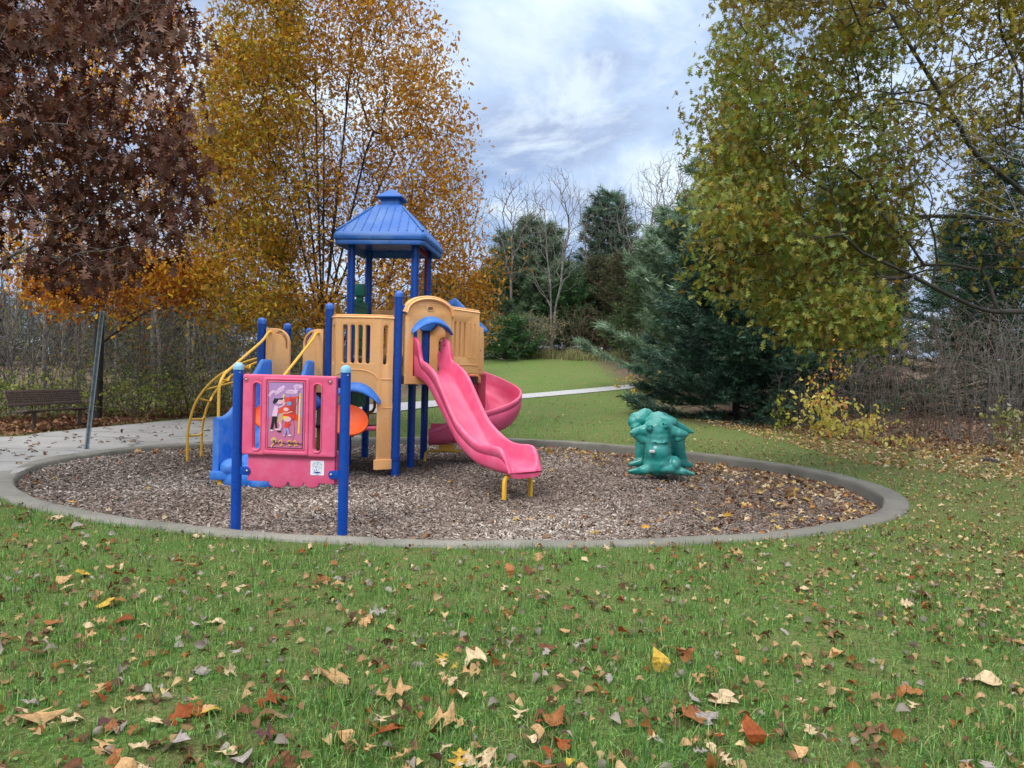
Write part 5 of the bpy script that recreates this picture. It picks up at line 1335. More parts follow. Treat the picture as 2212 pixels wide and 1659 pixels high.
# --- a pale twigged young tree just outside the right edge, reaching in
vb = np.array([7.9, 7.7, 0.0])
trv = [vb + [0, 0, -0.1], vb + [-.05, 0, 1.0], vb + [-.05, .1, 2.0], vb + [-.1, .1, 3.0], vb + [-.1, .2, 4.0]]
chv = [(-1, 0, trv)] + [(0, k, smoothpath([trv[k], at(px + 300, py + 40, 7.7), at(px + 120, py - 10, y), at(px, py, y)], 6)[1:]) for k, px, py, y in ((3, 1890, 290, 7.6), (3, 1960, 205, 7.9), (2, 1830, 395, 7.5), (2, 1950, 470, 7.8), (4, 2010, 110, 8.0), (3, 2060, 350, 7.4))]
A, PR, ns = grow(fill(90, [(1850, 240), (2212, 110), (2500, 80), (2500, 520), (2212, 500), (1960, 480), (1840, 410)], 7.1, 8.5, None, None, 3, 0.15), chv, 0.25, 0.5)
tree('bare_tree', 'pale thin leafless twigs reaching in before the right oak', 'tree', vb, A, PR, M['bark_pale'], None, None, tip=0.0018, pw=2.6)

# --- conifers
def needle_spray(n, L, w_, spread, seed, up=0.2):
    """a twig of needles: thin leaflets set round a short axis"""
    r = np.random.default_rng(seed); V, F = [], []
    for i in range(n):
        x = i / n; a = r.uniform(0, 2 * pi); b = np.array([x, 0, 0]); d = np.array([0.75, cos(a) * spread, sin(a) * spread + up]); d = d / np.linalg.norm(d) * L * r.uniform(.7, 1.1)
        s = unit(np.cross(d, r.normal(0, 1, 3))) * w_
        k = len(V); V += [b - s, b + s, b + d + s * .25, b + d - s * .25]; F.append((k, k + 1, k + 2, k + 3))
    return np.array(V), np.array(F)
SP_T = needle_spray(24, 0.30, 0.030, 0.9, 3, 0.10); SP_T[0][:, 2] *= 0.55
PI_T = needle_spray(16, 0.60, 0.034, 0.8, 5, 0.35)
def spruce(name, label, base, H, RB, nb, pal, bark, tmpl=SP_T, ssz=0.34, droop=0.25, group=None, start=0.03, irreg=0.15, taper=1.0, perm=26, tipup=0.25, gap=0.0, cat='tree', whorl=0):
    base = np.array(base, float); t = thing(name, label, cat, tuple(base), 0, group)
    zs = np.linspace(0, H, 12); V1, F1 = tube([(base[0], base[1], base[2] + z - 0.05) for z in zs], np.maximum(0.011 * H * (1 - zs / H) ** 0.8 * 1.3, 0.012), 9)
    parts = [(V1, F1)]; pos, dirs, nrm, sc, col = [], [], [], [], []
    pal = np.array(pal)
    for i in range(nb):
        f = start + (1 - start) * (i + 0.5) / nb; f = f ** 0.92
        if whorl: f = (np.floor(f * whorl) + 0.5 + rng.normal(0, .13)) / whorl; f = min(max(f, start), .99)
        z = H * f; L = RB * (1 - f) ** taper * rng.uniform(1 - irreg * 1.6, 1 + irreg) + 0.12
        if gap and rng.random() < gap: L *= 0.45
        a = i * 2.39996 + rng.normal(0, 0.3)
        dh = np.array([cos(a), sin(a), 0])
        q = np.linspace(0, 1, 7)
        P = np.array([base + dh * L * s + np.array([0, 0, z + L * (-droop * s + (droop + tipup) * s ** 2.6 * 0.6)]) for s in q])
        parts.append(tube(P, np.linspace(0.010 * L + .006, 0.004, 7), 4, False))
        m = int(perm * L) + 4; s = 1 - rng.uniform(0, 1, m) ** 1.5 * 0.95
        p = np.array([np.interp(s, q, P[:, k]) for k in range(3)]).T
        side = np.array([-dh[1], dh[0], 0]); sg = rng.choice([-1, 1], m); off = (L * 0.34 * (1.15 - s) + 0.05) * rng.uniform(0, 1, m) * sg
        p = p + side * off[:, None] + dh * (-0.12 * np.abs(off))[:, None]; p[:, 2] += rng.normal(0.02, 0.028, m) - 0.14 * np.abs(off)
        dd = dh * rng.uniform(0.5, 1.0, m)[:, None] + side * (sg * rng.uniform(0.15, 0.9, m))[:, None]; dd[:, 2] = rng.normal(tipup * 0.6, 0.22, m)
        nn = rng.normal(0, 0.35, (m, 3)); nn[:, 2] += 1
        pos.append(p); dirs.append(dd); nrm.append(nn); sc.append(ssz * rng.uniform(.7, 1.25, m))
        col.append(pal[rng.integers(0, len(pal), m)] * rng.uniform(.75, 1.2, (m, 1)) * rng.uniform(0.85, 1.12))
    V, F = merge(parts); mesh('trunk', V, F, bark, t, True, off=base)
    pos, dirs, nrm, sc, col = map(np.concatenate, (pos, dirs, nrm, sc, col))
    V, F, c = batch(tmpl[0], tmpl[1], pos, frames(dirs, nrm), sc, np.clip(col, 0, 1)); mesh('crown', V, F, M['needle'], t, False, c, off=base)
    return t
blue_green = Lc('2b4338', '365244', '233a30', '44624f', '304b3c', '567366')
dark_green = Lc('2f4a38', '3a5842', '283f30', '445f40', '364f3a')
pine_green = Lc('5e745a', '6c8268', '526850', '7c9076', '647a5e', '8a9e84')
cedar_green = Lc('465a3a', '52643e', '3d5034', '606642', '4b5e3c')
sb = gnd(1600, 900)
spruce('spruce_tree', 'dense dark blue green spruce with branches down to the lawn', (7.15, 22.6, tz(7.15, 22.6)), 8.6, 3.05, 230, blue_green, M['bark_dark'], SP_T, 0.40, 0.30, None, 0.015, 0.2, 0.80, 38, 0.35, whorl=17)
spruce('spruce_tree', 'second dark spruce half hidden behind the right shrub tangle', (12.0, 27.0, tz(12.0, 27.0)), 9.0, 3.6, 190, dark_green, M['bark_dark'], SP_T, 0.45, 0.30, None, 0.02, 0.16, 0.85, 22, 0.25)
spruce('spruce_tree', 'dark spruce deep behind the low limb of the right oak', (17.5, 26.0, tz(17.5, 26.0)), 10.0, 3.6, 170, dark_green, M['bark_dark'], SP_T, 0.45, 0.30, None, 0.02, 0.16, 0.85, 20, 0.25)
def basez(px, y):
    x = at(px, 800, y)[0]; return (x, y, tz(x, y))
spruce('pine_tree', 'soft grey green white pine leaning over the lawn left of the spruce', basez(1490, 33), 8.6, 3.9, 105, pine_green, M['bark'], PI_T, 0.50, 0.05, None, 0.05, 0.35, 0.55, 22, 0.45)
spruce('pine_tree', 'tall open pine with layered tufts against the sky', basez(1305, 63), 13.7, 4.6, 60, pine_green[:3] + dark_green[:2], M['bark'], PI_T, 0.70, 0.02, None, 0.30, 0.45, 0.55, 20, 0.5)
spruce('pine_tree', 'dark rounded pine behind the bare tree at the lawn end', basez(1140, 57), 10.0, 4.4, 110, Lc('566c4e', '627858', '4a5e44', '708466'), M['bark'], PI_T, 0.62, 0.05, None, 0.04, 0.35, 0.5, 18, 0.4)
spruce('pine_tree', 'tall grey green pine beside the right oak against the sky', basez(1570, 40), 13.9, 4.2, 100, pine_green, M['bark'], PI_T, 0.62, 0.03, None, 0.10, 0.4, 0.5, 18, 0.5)
ced = [(1222, 53, 6.0, 2.4, 'dark green cedar in the gap behind the bare tree'), (1290, 55, 7.0, 2.6, 'brownish cedar between the pale shrub and the white pine'), (1345, 52, 7.5, 2.7, 'olive brown cedar at the top of the lawn'), (1400, 47, 7.2, 2.5, 'cedar standing just left of the soft white pine'), (1090, 48, 2.7, 2.3, 'low spreading bright green juniper by the tower'), (1040, 51, 6.0, 2.4, 'green cedar seen past the golden oak'), (960, 53, 6.5, 2.5, 'cedar behind the right side of the golden oak'), (355, 36, 6.5, 2.2, 'green cedar deep in the woods behind the slim oak'), (300, 41, 7.5, 2.4, 'cedar in the woods left of the yellow ladder')]
for px, y, h, r_, lab in ced:
    pal = cedar_green if px not in (1222, 1090) else Lc('40603a', '4c7042', '355236', '587a4c')
    if px in (1290, 1345): pal = Lc('625c44', '565a42', '6c664c', '4c543c')
    spruce('cedar_tree', lab, basez(px, y), h, r_, int(34 + h * 9), pal, M['bark'], SP_T, 0.62, 0.10, 'cedars along the wood edge', 0.02, 0.3, 0.62, 17, 0.55)

# --- leafless trees: a few grown, the rest copies
def bare(base, H, spread, n, seed, bark, low=0.35, stems=1):
    global rng
    keep = rng; rng = np.random.default_rng(seed)
    base = np.array(base, float); chs = []
    for s in range(stems):
        a = rng.uniform(0, 2 * pi); k = 7
        lean = rng.uniform(0.02, 0.06) * H
        P = [base + np.array([cos(a) * lean * (t ** 1.6) * (1 + s), sin(a) * lean * (t ** 1.6) * (1 + s), H * 0.78 * t - 0.1]) + rng.normal(0, 0.012 * H * t, 3) * [1, 1, 0] for t in np.linspace(0, 1, k)]
        chs.append((-1 if s == 0 else 0, 0, P if s == 0 else P[1:]))
    th_ = rng.uniform(0, 2 * pi, n); zz = low + (1 - low) * rng.beta(1.4, 1.1, n)
    rr = spread * np.sqrt(rng.uniform(0.02, 1, n)) * np.sin(np.clip((zz - low) / (1 - low), 0.06, 0.94) * pi) ** 0.55
    pts = base + np.stack([rr * np.cos(th_), rr * np.sin(th_), zz * H], -1)
    A, PR, ns = grow(pts, chs, 0.5, 0.45)
    rng = keep
    return A, PR
def copy_tree(o, loc, rz, sc, label):
    c = o.copy(); COL.objects.link(c); c.location = loc; c.rotation_euler = (0, 0, rz); c.scale = (sc,) * 3; c['label'] = label
    for k in o.children:
        d = k.copy(); COL.objects.link(d); d.parent = c
    return c
bt = []
specs = [(1190, 51, 13.3, 3.3, 750, 1, 2, 'leafless forked tree rising alone at the end of the lawn', M['twig_grey'], 0.30), (1100, 54, 13.0, 3.1, 650, 2, 1, 'leafless tree at the right edge of the golden oak', M['twig_grey'], 0.4),
         (1392, 51, 13.8, 2.6, 560, 3, 1, 'thin leafless tree left of the soft pine tops', M['twig_grey'], 0.4), (405, 27, 14.5, 2.6, 600, 4, 1, 'slender leafless tree between the brown oak and the golden oak', M['bark_pale'], 0.35), (70, 27, 9.0, 3.4, 700, 5, 3, 'many stemmed leafless tree behind the bench', M['twig_grey'], 0.15)]
for px, y, H, sp, n, sd, st, lab, bk, low in specs:
    b_ = basez(px, y); A, PR = bare(b_, H, sp, n, sd, bk, low, st)
    bt.append(tree('bare_tree', lab, 'tree', np.array(b_), A, PR, bk, None, None, tip=0.0082 if y > 40 else 0.005, pw=2.25, group='leafless trees of the wood edge'))
where = ['far behind the bench', 'behind the bench', 'in the wood left of the bench', 'just right of the bench', 'behind the slim oak', 'left of the yellow ladder', 'behind the ladder', 'behind the golden oak trunk', 'right of the golden oak', 'beyond the pale shrub', 'left of the tall open pine', 'right of the tall open pine', 'beside the soft pine', 'above the spruce', 'deep behind the spruce', 'crooked and low behind the bench', 'crooked and low left of the slim oak', 'crooked and low right of the slim oak', 'crooked and low above the ladder']
cps_ = [(20, 34, 4, 1.0), (135, 31, 3, .85), (-70, 29, 4, .9), (180, 38, 1, .95), (250, 33, 3, .8), (330, 30, 1, .7), (460, 36, 1, .9), (560, 40, 3, .95), (1000, 52, 2, 1.0), (1150, 60, 1, .95), (1265, 62, 2, 1.0), (1350, 60, 1, 1.0), (1440, 54, 2, 1.1), (1500, 56, 0, 1.15), (1640, 50, 1, 1.1), (20, 22, 4, .62), (170, 21.5, 4, .6), (300, 22.5, 4, .66), (440, 24, 4, .66)]
kinds = ['forked', 'upright', 'thin', 'pale slender', 'bushy many stemmed']
for q, (px, y, k, sc_) in enumerate(cps_):
    b_ = basez(px, y); copy_tree(bt[k], b_, rng.uniform(0, 6.28), sc_, f'{kinds[k]} leafless tree {where[q]}')
# pale trunks standing in the left wood
A, PR = bare((0, 0, 0), 11.0, 1.8, 90, 21, M['bark_pale'], 0.5, 1)
pt = tree('bare_tree', 'pale barked trunk in the wood behind the bench', 'tree', np.zeros(3), A, PR, M['bark_pale'], None, None, tip=0.012, pw=2.2, group='pale trunks in the wood')
pt.location = basez(98, 24)
for px, y, lab in ((345, 25, 'pale barked trunk in the wood right of the slim oak'), (415, 29, 'pale barked trunk in the wood beside the ladder top'), (165, 27, 'pale barked trunk between the bench and the slim oak')):
    copy_tree(pt, basez(px, y), rng.uniform(0, 6.28), rng.uniform(.8, 1.0), lab)

# --- thickets: tangles of bare stems, some with the last leaves
def thicket(name, label, base, H, W_, n, seed, bark, leafset=None, leafm=None, stems=9, tip=0.004, group=None, cat='shrub', arch=0.5, tangle=1.6):
    global rng
    keep = rng; rng = np.random.default_rng(seed); base = np.array(base, float); chs = [(-1, 0, [base + [0, 0, -0.1], base + [0, 0, 0.05]])]
    for s in range(stems):
        a = rng.uniform(0, 2 * pi); r0 = W_ * 0.45 * sqrt(rng.uniform(0, 1)); r1 = r0 + W_ * arch * rng.uniform(.2, 1); h = H * rng.uniform(.55, 1)
        p0 = base + np.array([cos(a) * r0, sin(a) * r0, -0.05]); p2 = base + np.array([cos(a) * r1, sin(a) * r1, h]) + rng.normal(0, .15, 3) * [1, 1, 0]
        p1 = (p0 + p2) / 2 + np.array([rng.normal(0, .12), rng.normal(0, .12), 0.10 * H])
        chs.append((0, 1, smoothpath([p0, p1, p2], 5)))
    for s in range(int(tangle * stems)):
        a, b_ = rng.uniform(0, 2 * pi), rng.uniform(0, 2 * pi); cl_ = 1 + int(rng.integers(0, stems)); k = int(rng.integers(3, 9)); q0 = chs[cl_][2][k]
        q2 = q0 + np.array([cos(a), sin(a), 0]) * W_ * rng.uniform(.5, 1.3) + np.array([0, 0, rng.uniform(-.35, .3) * H]); q2[2] = max(q2[2], base[2] + .1)
        chs.append((cl_, k, smoothpath([q0, (q0 + q2) / 2 + np.array([0, 0, rng.uniform(.05, .22) * H]) + rng.normal(0, .12, 3), q2], 5)[1:]))
    th_ = rng.uniform(0, 2 * pi, n); rr = W_ * np.sqrt(rng.uniform(0, 1, n)); zz = H * rng.beta(1.5, 1.5, n)
    pts = base + np.stack([rr * np.cos(th_), rr * np.sin(th_), 0.12 + zz], -1)
    A, PR, ns = grow(pts, chs, 0.22, 0.25)
    t = tree(name, label, cat, base, A, PR, bark, leafset, leafm, tip, 2.7, group, crown='foliage')
    rng = keep
    return t
L3 = leaf_template(LEAF3, .2, .2)
yg = Lc('6c783a', '808a44', '949c4e', '5f7038', 'a09e50', '747e38')
dl = dict(thr=0.012, svar=.35, tmpl=L3, hang=.2, upbias=.5)
# right-hand tangle
tkR = [thicket('bare_shrub', 'tall tangle of reddish brown bare stems right of the yellow sapling', basez(1960, 18.6), 3.1, 1.5, 420, 31, M['twig_brown'], None, None, 22, .0036, 'bare tangles under the right oak'),
       thicket('bare_shrub', 'dense grey brown bare stems at the right picture edge', basez(2120, 17.2), 3.3, 1.5, 420, 32, M['twig_grey'], None, None, 22, .0036, 'bare tangles under the right oak')]
for q, (px, y, k, s, lab) in enumerate([(1890, 21, 1, .9, 'bare stems just behind the yellow sapling'), (2040, 20.5, 0, 1.1, 'bare stems behind the middle of the tangle'), (2230, 19, 1, 1.15, 'bare stems leaving the frame at the right'), (2160, 23, 0, 1.3, 'tall bare stems at the back of the right tangle'), (1830, 24, 0, 1.0, 'bare stems in the shade right of the spruce'), (1720, 20.3, 1, .55, 'thin bare sapling stems in front of the spruce'), (2330, 17.5, 0, 1.0, 'bare stems beside the right oak trunk')]):
    copy_tree(tkR[k], basez(px, y), rng.uniform(0, 6.28), s, lab)
yel = Lc('d4c468', 'ccbc58', 'e0d07c', 'c0bc60', 'd8a868', 'd8cc80')
def sapling(name, label, base, H, W_, n, seed, pal, size, nl, group=None):
    return thicket(name, label, base, H, W_, n, seed, M['twig_brown'], [dict(n=nl, pal=pal, size=size, spread=.05, clump=.6, **{**dl, 'hang': .5})], M['leaf'], 8, .0034, group, 'shrub', 0.5)
sapling('yellow_shrub', 'bright yellow leaved low shrub at the foot of the spruce', basez(1762, 18.3), 1.35, .62, 60, 41, yel, .12, 300)
sapling('yellow_shrub', 'yellow shrub with orange tipped leaves in front of the bare tangle', basez(1850, 17.3), .85, 1.15, 80, 42, yel, .11, 360)
sapling('yellow_shrub', 'taller thin shrub with yellow and coral leaves', basez(1800, 18.8), 2.15, .45, 60, 43, Lc('c89a50', 'd08a58', 'c0a63a', 'b8a850'), .10, 190)
sapling('yellow_shrub', 'small yellow green seedling at the spruce skirt', basez(1690, 19.2), .95, .3, 24, 44, Lc('8a9a34', 'a0a838', '76882e'), .10, 90)
sapling('yellow_shrub', 'fluffy yellow shrub where the gravel path meets the spruce', basez(1412, 29.5), 1.0, .95, 90, 45, Lc('b9a04a', 'a8924a', 'c4ac58', '948a48'), .12, 520)
sapling('goldenrod', 'pale tufted weed clump at the far right edge', basez(2190, 15.6), 1.15, .42, 50, 46, Lc('8a8a48', '9a9450', 'b8b088', '707a3c', 'c8c4b0'), .085, 330)
for px, y, s in ((1950, 15.6, .8),):
    sapling('yellow_shrub', 'scattered yellow sprig low in the leaf litter', basez(px, y), .32, .55, 20, 47, yel, .09, 60)
# lawn-end shrubs and dry grass
thicket('bare_shrub', 'round pale beige bare shrub at the top of the lawn', basez(1165, 49.5), 3.0, 1.8, 420, 51, M['twig_grey'], [dict(n=1800, pal=Lc('7a7458', '8a8262', '6a6a50'), size=.10, spread=.14, clump=1, **dl)], M['leaf'], 16, .0085)
thicket('bare_shrub', 'brown twiggy shrub filling the gap before the cedars', basez(1255, 51), 3.4, 1.8, 420, 52, M['twig_brown'], [dict(n=1500, pal=Lc('5a5238', '4a4a34', '6a5a40'), size=.11, spread=.16, clump=1, **dl)], M['leaf'], 16, .0085)
thicket('bare_shrub', 'grey brushy shrub in front of the white pine', basez(1440, 36), 3.2, 1.6, 380, 53, M['twig_grey'], [dict(n=1600, pal=Lc('5f6a44', '4f6040', '6f7048'), size=.11, spread=.16, clump=1, **dl)], M['leaf'], 16, .007)
# left thickets with their low yellow-green fringe
tkL = [thicket('bare_shrub', 'dark bare thicket right behind the bench', basez(60, 19.5), 3.4, 1.9, 420, 61, M['twig_dark'], None, None, 15, .0042, 'bare thickets of the left wood', arch=1.0, tangle=2.6),
       thicket('bare_shrub', 'dark bare thicket with a few green leaves left of the ladder', basez(330, 21.5), 4.0, 1.9, 480, 62, M['twig_dark'], [dict(n=700, pal=Lc('5c6a2e', '6a7434', '8a7a34', '50622c'), size=.085, spread=.12, clump=.7, **dl)], M['leaf'], 15, .0042, 'bare thickets of the left wood', arch=1.0, tangle=2.6),
       thicket('bare_shrub', 'grey bare thicket with rusty leaves behind the ladder', basez(430, 20.5), 3.3, 1.7, 420, 63, M['twig_grey'], [dict(n=420, pal=Lc('7a5a34', '8a6a3c', '6a6a34', '9a5a34'), size=.085, spread=.12, clump=.5, **dl)], M['leaf'], 15, .0042, 'bare thickets of the left wood', arch=1.0, tangle=2.6)]
spots = [(-60, 21, 0, 1.0, 'at the far left edge'), (150, 22, 1, .95, 'between the bench and the slim oak'), (230, 19.8, 2, .85, 'at the foot of the slim oak'), (520, 22, 1, 1.0, 'behind the left gate posts'), (610, 23.5, 0, 1.05, 'behind the stair'), (700, 25, 1, 1.1, 'behind the bay wall'), (290, 26, 0, 1.4, 'deep in the wood right of the slim oak'), (470, 27, 0, 1.45, 'deep in the wood above the ladder'), (570, 30, 2, 1.5, 'deep in the wood above the stair'), (660, 31, 0, 1.4, 'deep in the wood behind the golden oak trunk'), (800, 33, 2, 1.5, 'deep behind the tower'), (900, 36, 0, 1.4, 'deep behind the slide'), (-130, 24, 1, 1.2, 'beyond the far left edge'), (990, 40, 2, 1.5, 'behind the lowest golden branches')]
nm = ['dark', 'sparsely leaved', 'rusty leaved']
for px, y, k, s, lab in spots:
    copy_tree(tkL[k], basez(px, y), rng.uniform(0, 6.28), s, f'{nm[k]} bare thicket {lab}')
fr = thicket('leafy_shrub', 'yellow green leafy shrub right behind the bench', basez(95, 17.6), 1.15, .95, 110, 71, M['twig_dark'], [dict(n=560, pal=yg, size=.08, spread=.09, clump=.9, **dl)], M['leaf'], 12, .0036, 'low leafy shrubs along the path')
fr2 = thicket('leafy_shrub', 'yellow green leafy shrub right of the slim oak', basez(285, 18.4), 1.3, 1.0, 120, 72, M['twig_dark'], [dict(n=520, pal=yg[:4] + Lc('4f6a30'), size=.08, spread=.09, clump=.8, **dl)], M['leaf'], 12, .0036, 'low leafy shrubs along the path')
for px, y, k, s, lab in ((0, 17.0, 0, .95, 'at the left end of the bench'), (175, 18.4, 1, .95, 'between the bench and the slim oak'), (235, 18.9, 0, .8, 'at the foot of the slim oak'), (350, 19.2, 0, 1.0, 'left of the ladder'), (400, 19.8, 1, .95, 'behind the ladder feet'), (470, 20.3, 0, .95, 'behind the blue stair'), (560, 21, 1, .95, 'behind the pink panel'), (-70, 16.5, 1, 1.0, 'beyond the left edge'), (640, 22, 0, 1.0, 'behind the bay wall')):
    copy_tree((fr, fr2)[k], basez(px, y), rng.uniform(0, 6.28), s, f'low yellow green shrub {lab}')

# --- far wood, one mass beyond everything else
fv, ff, fc, n0 = [], [], [], 0
for x, y in [(a, 66 + 16 * rng.random()) for a in np.linspace(-75, 75, 64)]:
    h = rng.uniform(6.5, 10) if x < 24 else rng.uniform(10, 15); m = 240
    if x < -12: h *= 0.72
    f_ = rng.uniform(0, 1, m); a = rng.uniform(0, 6.28, m); r_ = (2.6 * (1 - f_) ** .6 + .2) * np.sqrt(rng.uniform(0, 1, m))
    pos = np.stack([x + r_ * np.cos(a), y + r_ * np.sin(a), tz(x, y) + h * f_], -1)
    con = rng.random() < 0.5
    pal = np.array(dark_green + cedar_green if con else Lc('5a544e', '4c4844', '665e58', '544c48'))
    d = rng.normal(0, 1, (m, 3)); d[:, 2] += 0.4 if con else 2.0; nn = rng.normal(0, 1, (m, 3))
    V, F, c = batch(PI_T[0], PI_T[1], pos, frames(d, nn), np.full(m, 1.15 if con else 1.5), np.clip(pal[rng.integers(0, len(pal), m)] * rng.uniform(.8, 1.2, (m, 1)), 0, 1))
    fv.append(V); ff.append(F + n0); fc.append(c); n0 += len(V)
tag(mesh('far_woods', np.concatenate(fv), np.concatenate(ff), M['needle'], col=np.concatenate(fc)), kind='stuff')

# ------------------------------------------------------------------ wood chips, grass, litter, fallen leaves
def chip_pts(n, pw):
    th_ = rng.uniform(0, 2 * pi, n * 3); f = np.sqrt(rng.uniform(0, 1, n * 3)); r_ = f * (r_in(th_) - 0.012)
    x, y = BC[0] + r_ * np.cos(th_), BC[1] + r_ * np.sin(th_)
    k = rng.random(n * 3) < (6.0 / np.hypot(x, y)) ** pw
    return x[k][:n], y[k][:n]
cx_, cy_ = chip_pts(150000, 1.1); n = len(cx_)
ctv = np.array([(-.5, -.5, -.5), (-.5, .5, -.5), (0, -.55, .1), (0, .5, .0), (.5, -.4, -.4), (.5, .45, -.5), (-.5, -.5, .5), (-.5, .5, .45), (0, -.55, 1.0), (0, .5, .9), (.5, -.4, .5), (.5, .45, .4)], float)
ctf = np.array([(6, 8, 9, 7), (8, 10, 11, 9), (0, 2, 8, 6), (2, 4, 10, 8), (1, 7, 9, 3), (3, 9, 11, 5), (4, 5, 11, 10)])
d = rng.normal(0, 1, (n, 3)); d[:, 2] *= 0.32; nn = rng.normal(0, 0.30, (n, 3)); nn[:, 2] += 1
pos = np.stack([cx_, cy_, bedz(cx_, cy_) + rng.uniform(0.0, 0.016, n)], -1)
sc_ = np.stack([rng.gamma(5, .0082, n) + .012, rng.gamma(5, .0024, n) + .004, rng.uniform(.003, .007, n)], -1)
cp_ = np.array(Lc('463b35', '594c45', '71635a', '857870', '998d85', '372d28', 'aea49b', '65544a', '7b6b61', 'c4bcb3', '4e3e35'))
patch = np.sin(cx_ * 1.3 + 1) * np.sin(cy_ * 1.1 - 0.7 * cx_) * 0.5 + 0.5
wear = np.clip(rng.uniform(0, 1, n) * 0.8 + patch * 0.25 - np.clip((cx_ - 1.0) * 0.05, 0, .2), 0, .999)
order = np.argsort(cp_.sum(1)); cc_ = cp_[order][(wear * len(cp_)).astype(int)] * 0.75 * rng.uniform(.8, 1.15, (n, 1)) + 0.25 * cp_.mean(0)
V, F, c = batch(ctv, ctf, pos, frames(d, nn), sc_, np.clip(cc_, 0, 1))
tag(mesh('wood_chips', V, F, M['chips'], col=c), kind='stuff')

def scatter(n, y0, y1, pw, wide=0.86, pad=1.2):
    """lawn points, thinning with distance"""
    u = rng.uniform(0, 1, n)
    e = 2 - pw
    y = (y0 ** e + u * (y1 ** e - y0 ** e)) ** (1 / e) if abs(e) > 1e-6 else y0 * (y1 / y0) ** u
    x = rng.uniform(-1, 1, n) * (wide * y + pad)
    a, b_ = bed_r(x, y); k = (b_ > 0.0) & ~on_path(x, y)
    return x[k], y[k]
def clumpy(x, y): return 0.5 + 0.25 * np.sin(3.1 * x + 1.2 * y) * np.sin(2.3 * y - .9 * x) + 0.25 * np.sin(9.3 * x - 4.1 * y) * np.sin(8.1 * y + 3.7 * x)
GB = np.array([(0, -.5, 0), (0, .5, 0), (.10, -.42, .5), (.10, .42, .5), (.42, 0, 1.0)], float)
GBF = np.array([(0, 1, 3, 2), (2, 3, 4, 4)])
GB4 = np.array([(0, -.5, 0), (0, .5, 0), (.14, .44, .5), (.14, -.44, .5), (.55, .10, .86), (.55, -.10, .86)], float)
GB4F = np.array([(0, 1, 2, 3), (3, 2, 4, 5)])
def grass(n, y0, y1, pw, hmul, wmul):
    x, y = scatter(n, y0, y1, pw); k = rng.random(len(x)) < 0.35 + 0.65 * clumpy(x, y); x, y = x[k], y[k]; m = len(x)
    thin = np.clip((x - 1.0) / 6, 0, 1) * np.clip((y - 4) / 4, 0, 1)
    k = rng.random(m) > 0.62 * thin; x, y, thin = x[k], y[k], thin[k]; m = len(x)
    a = rng.uniform(0, 2 * pi, m); lean = rng.normal(0, 1.0, m)
    up = np.stack([np.cos(a) * lean, np.sin(a) * lean, np.ones(m)], -1); ax_ = np.stack([np.cos(a), np.sin(a), np.zeros(m)], -1)
    z = unit(up); xx = unit(ax_ - z * (ax_ * z).sum(1, keepdims=True)); yy = np.cross(z, xx)
    h = rng.gamma(4.5, .0096, m) * hmul * (0.5 + 0.8 * clumpy(x, y)) * (1 - .35 * thin); w_ = rng.uniform(.0024, .0052, m) * wmul
    pal = np.array(Lc('456c2e', '578640', '3b5c2a', '6b964c', '82a860', '4e7a42', '90a468')); dry = np.array(Lc('7d7a42', '948a55', '6e743c', 'a39a68'))
    c = pal[rng.integers(0, len(pal), m)]; isdry = rng.random(m) < 0.10 + 0.45 * thin; c[isdry] = dry[rng.integers(0, len(dry), isdry.sum())]
    c = c * rng.uniform(.5, 1.42, (m, 1))
    pos = np.stack([x, y, terrain(x, y) - .004], -1)
    return batch(GB4, GB4F, pos, np.stack([xx, yy, z], -1), np.stack([h, w_, h], -1), np.clip(c, 0, 1))
gsets = [grass(330000, 2.2, 8.0, 1.6, 1.0, 1.0), grass(150000, 6.5, 22, 1.6, 0.95, 1.6), grass(60000, 18, 52, 1.4, 1.15, 3.4)]
# clover and plantain leaves in the near turf
x, y = scatter(16000, 2.2, 7, 1.4); k = rng.random(len(x)) < clumpy(x * .7, y * .7) ** 1.5; x, y = x[k], y[k]; m = len(x)
cl_t = leaf_template([(0, .05), (.5, .42), (1.0, .06)], .1, .15)
dd = rng.normal(0, 1, (m, 3)); dd[:, 2] = rng.uniform(0, .5, m); nn = rng.normal(0, .35, (m, 3)); nn[:, 2] += 1
gsets_b = batch(cl_t[0], cl_t[1], np.stack([x, y, terrain(x, y) + rng.uniform(.012, .042, m)], -1), frames(dd, nn), rng.uniform(.008, .024, m), np.array(Lc('4c7838', '56823e', '6a9050', '426a30'))[rng.integers(0, 4, m)] * rng.uniform(.8, 1.2, (m, 1)))
gsets.append(gsets_b)
Vs, Fs, Cs, n0 = [], [], [], 0
for V, F, c in gsets:
    Vs.append(V); Fs.append(F + n0); Cs.append(c); n0 += len(V)
tag(mesh('grass', np.concatenate(Vs), np.concatenate(Fs), M['grass'], col=np.concatenate(Cs)), kind='stuff')
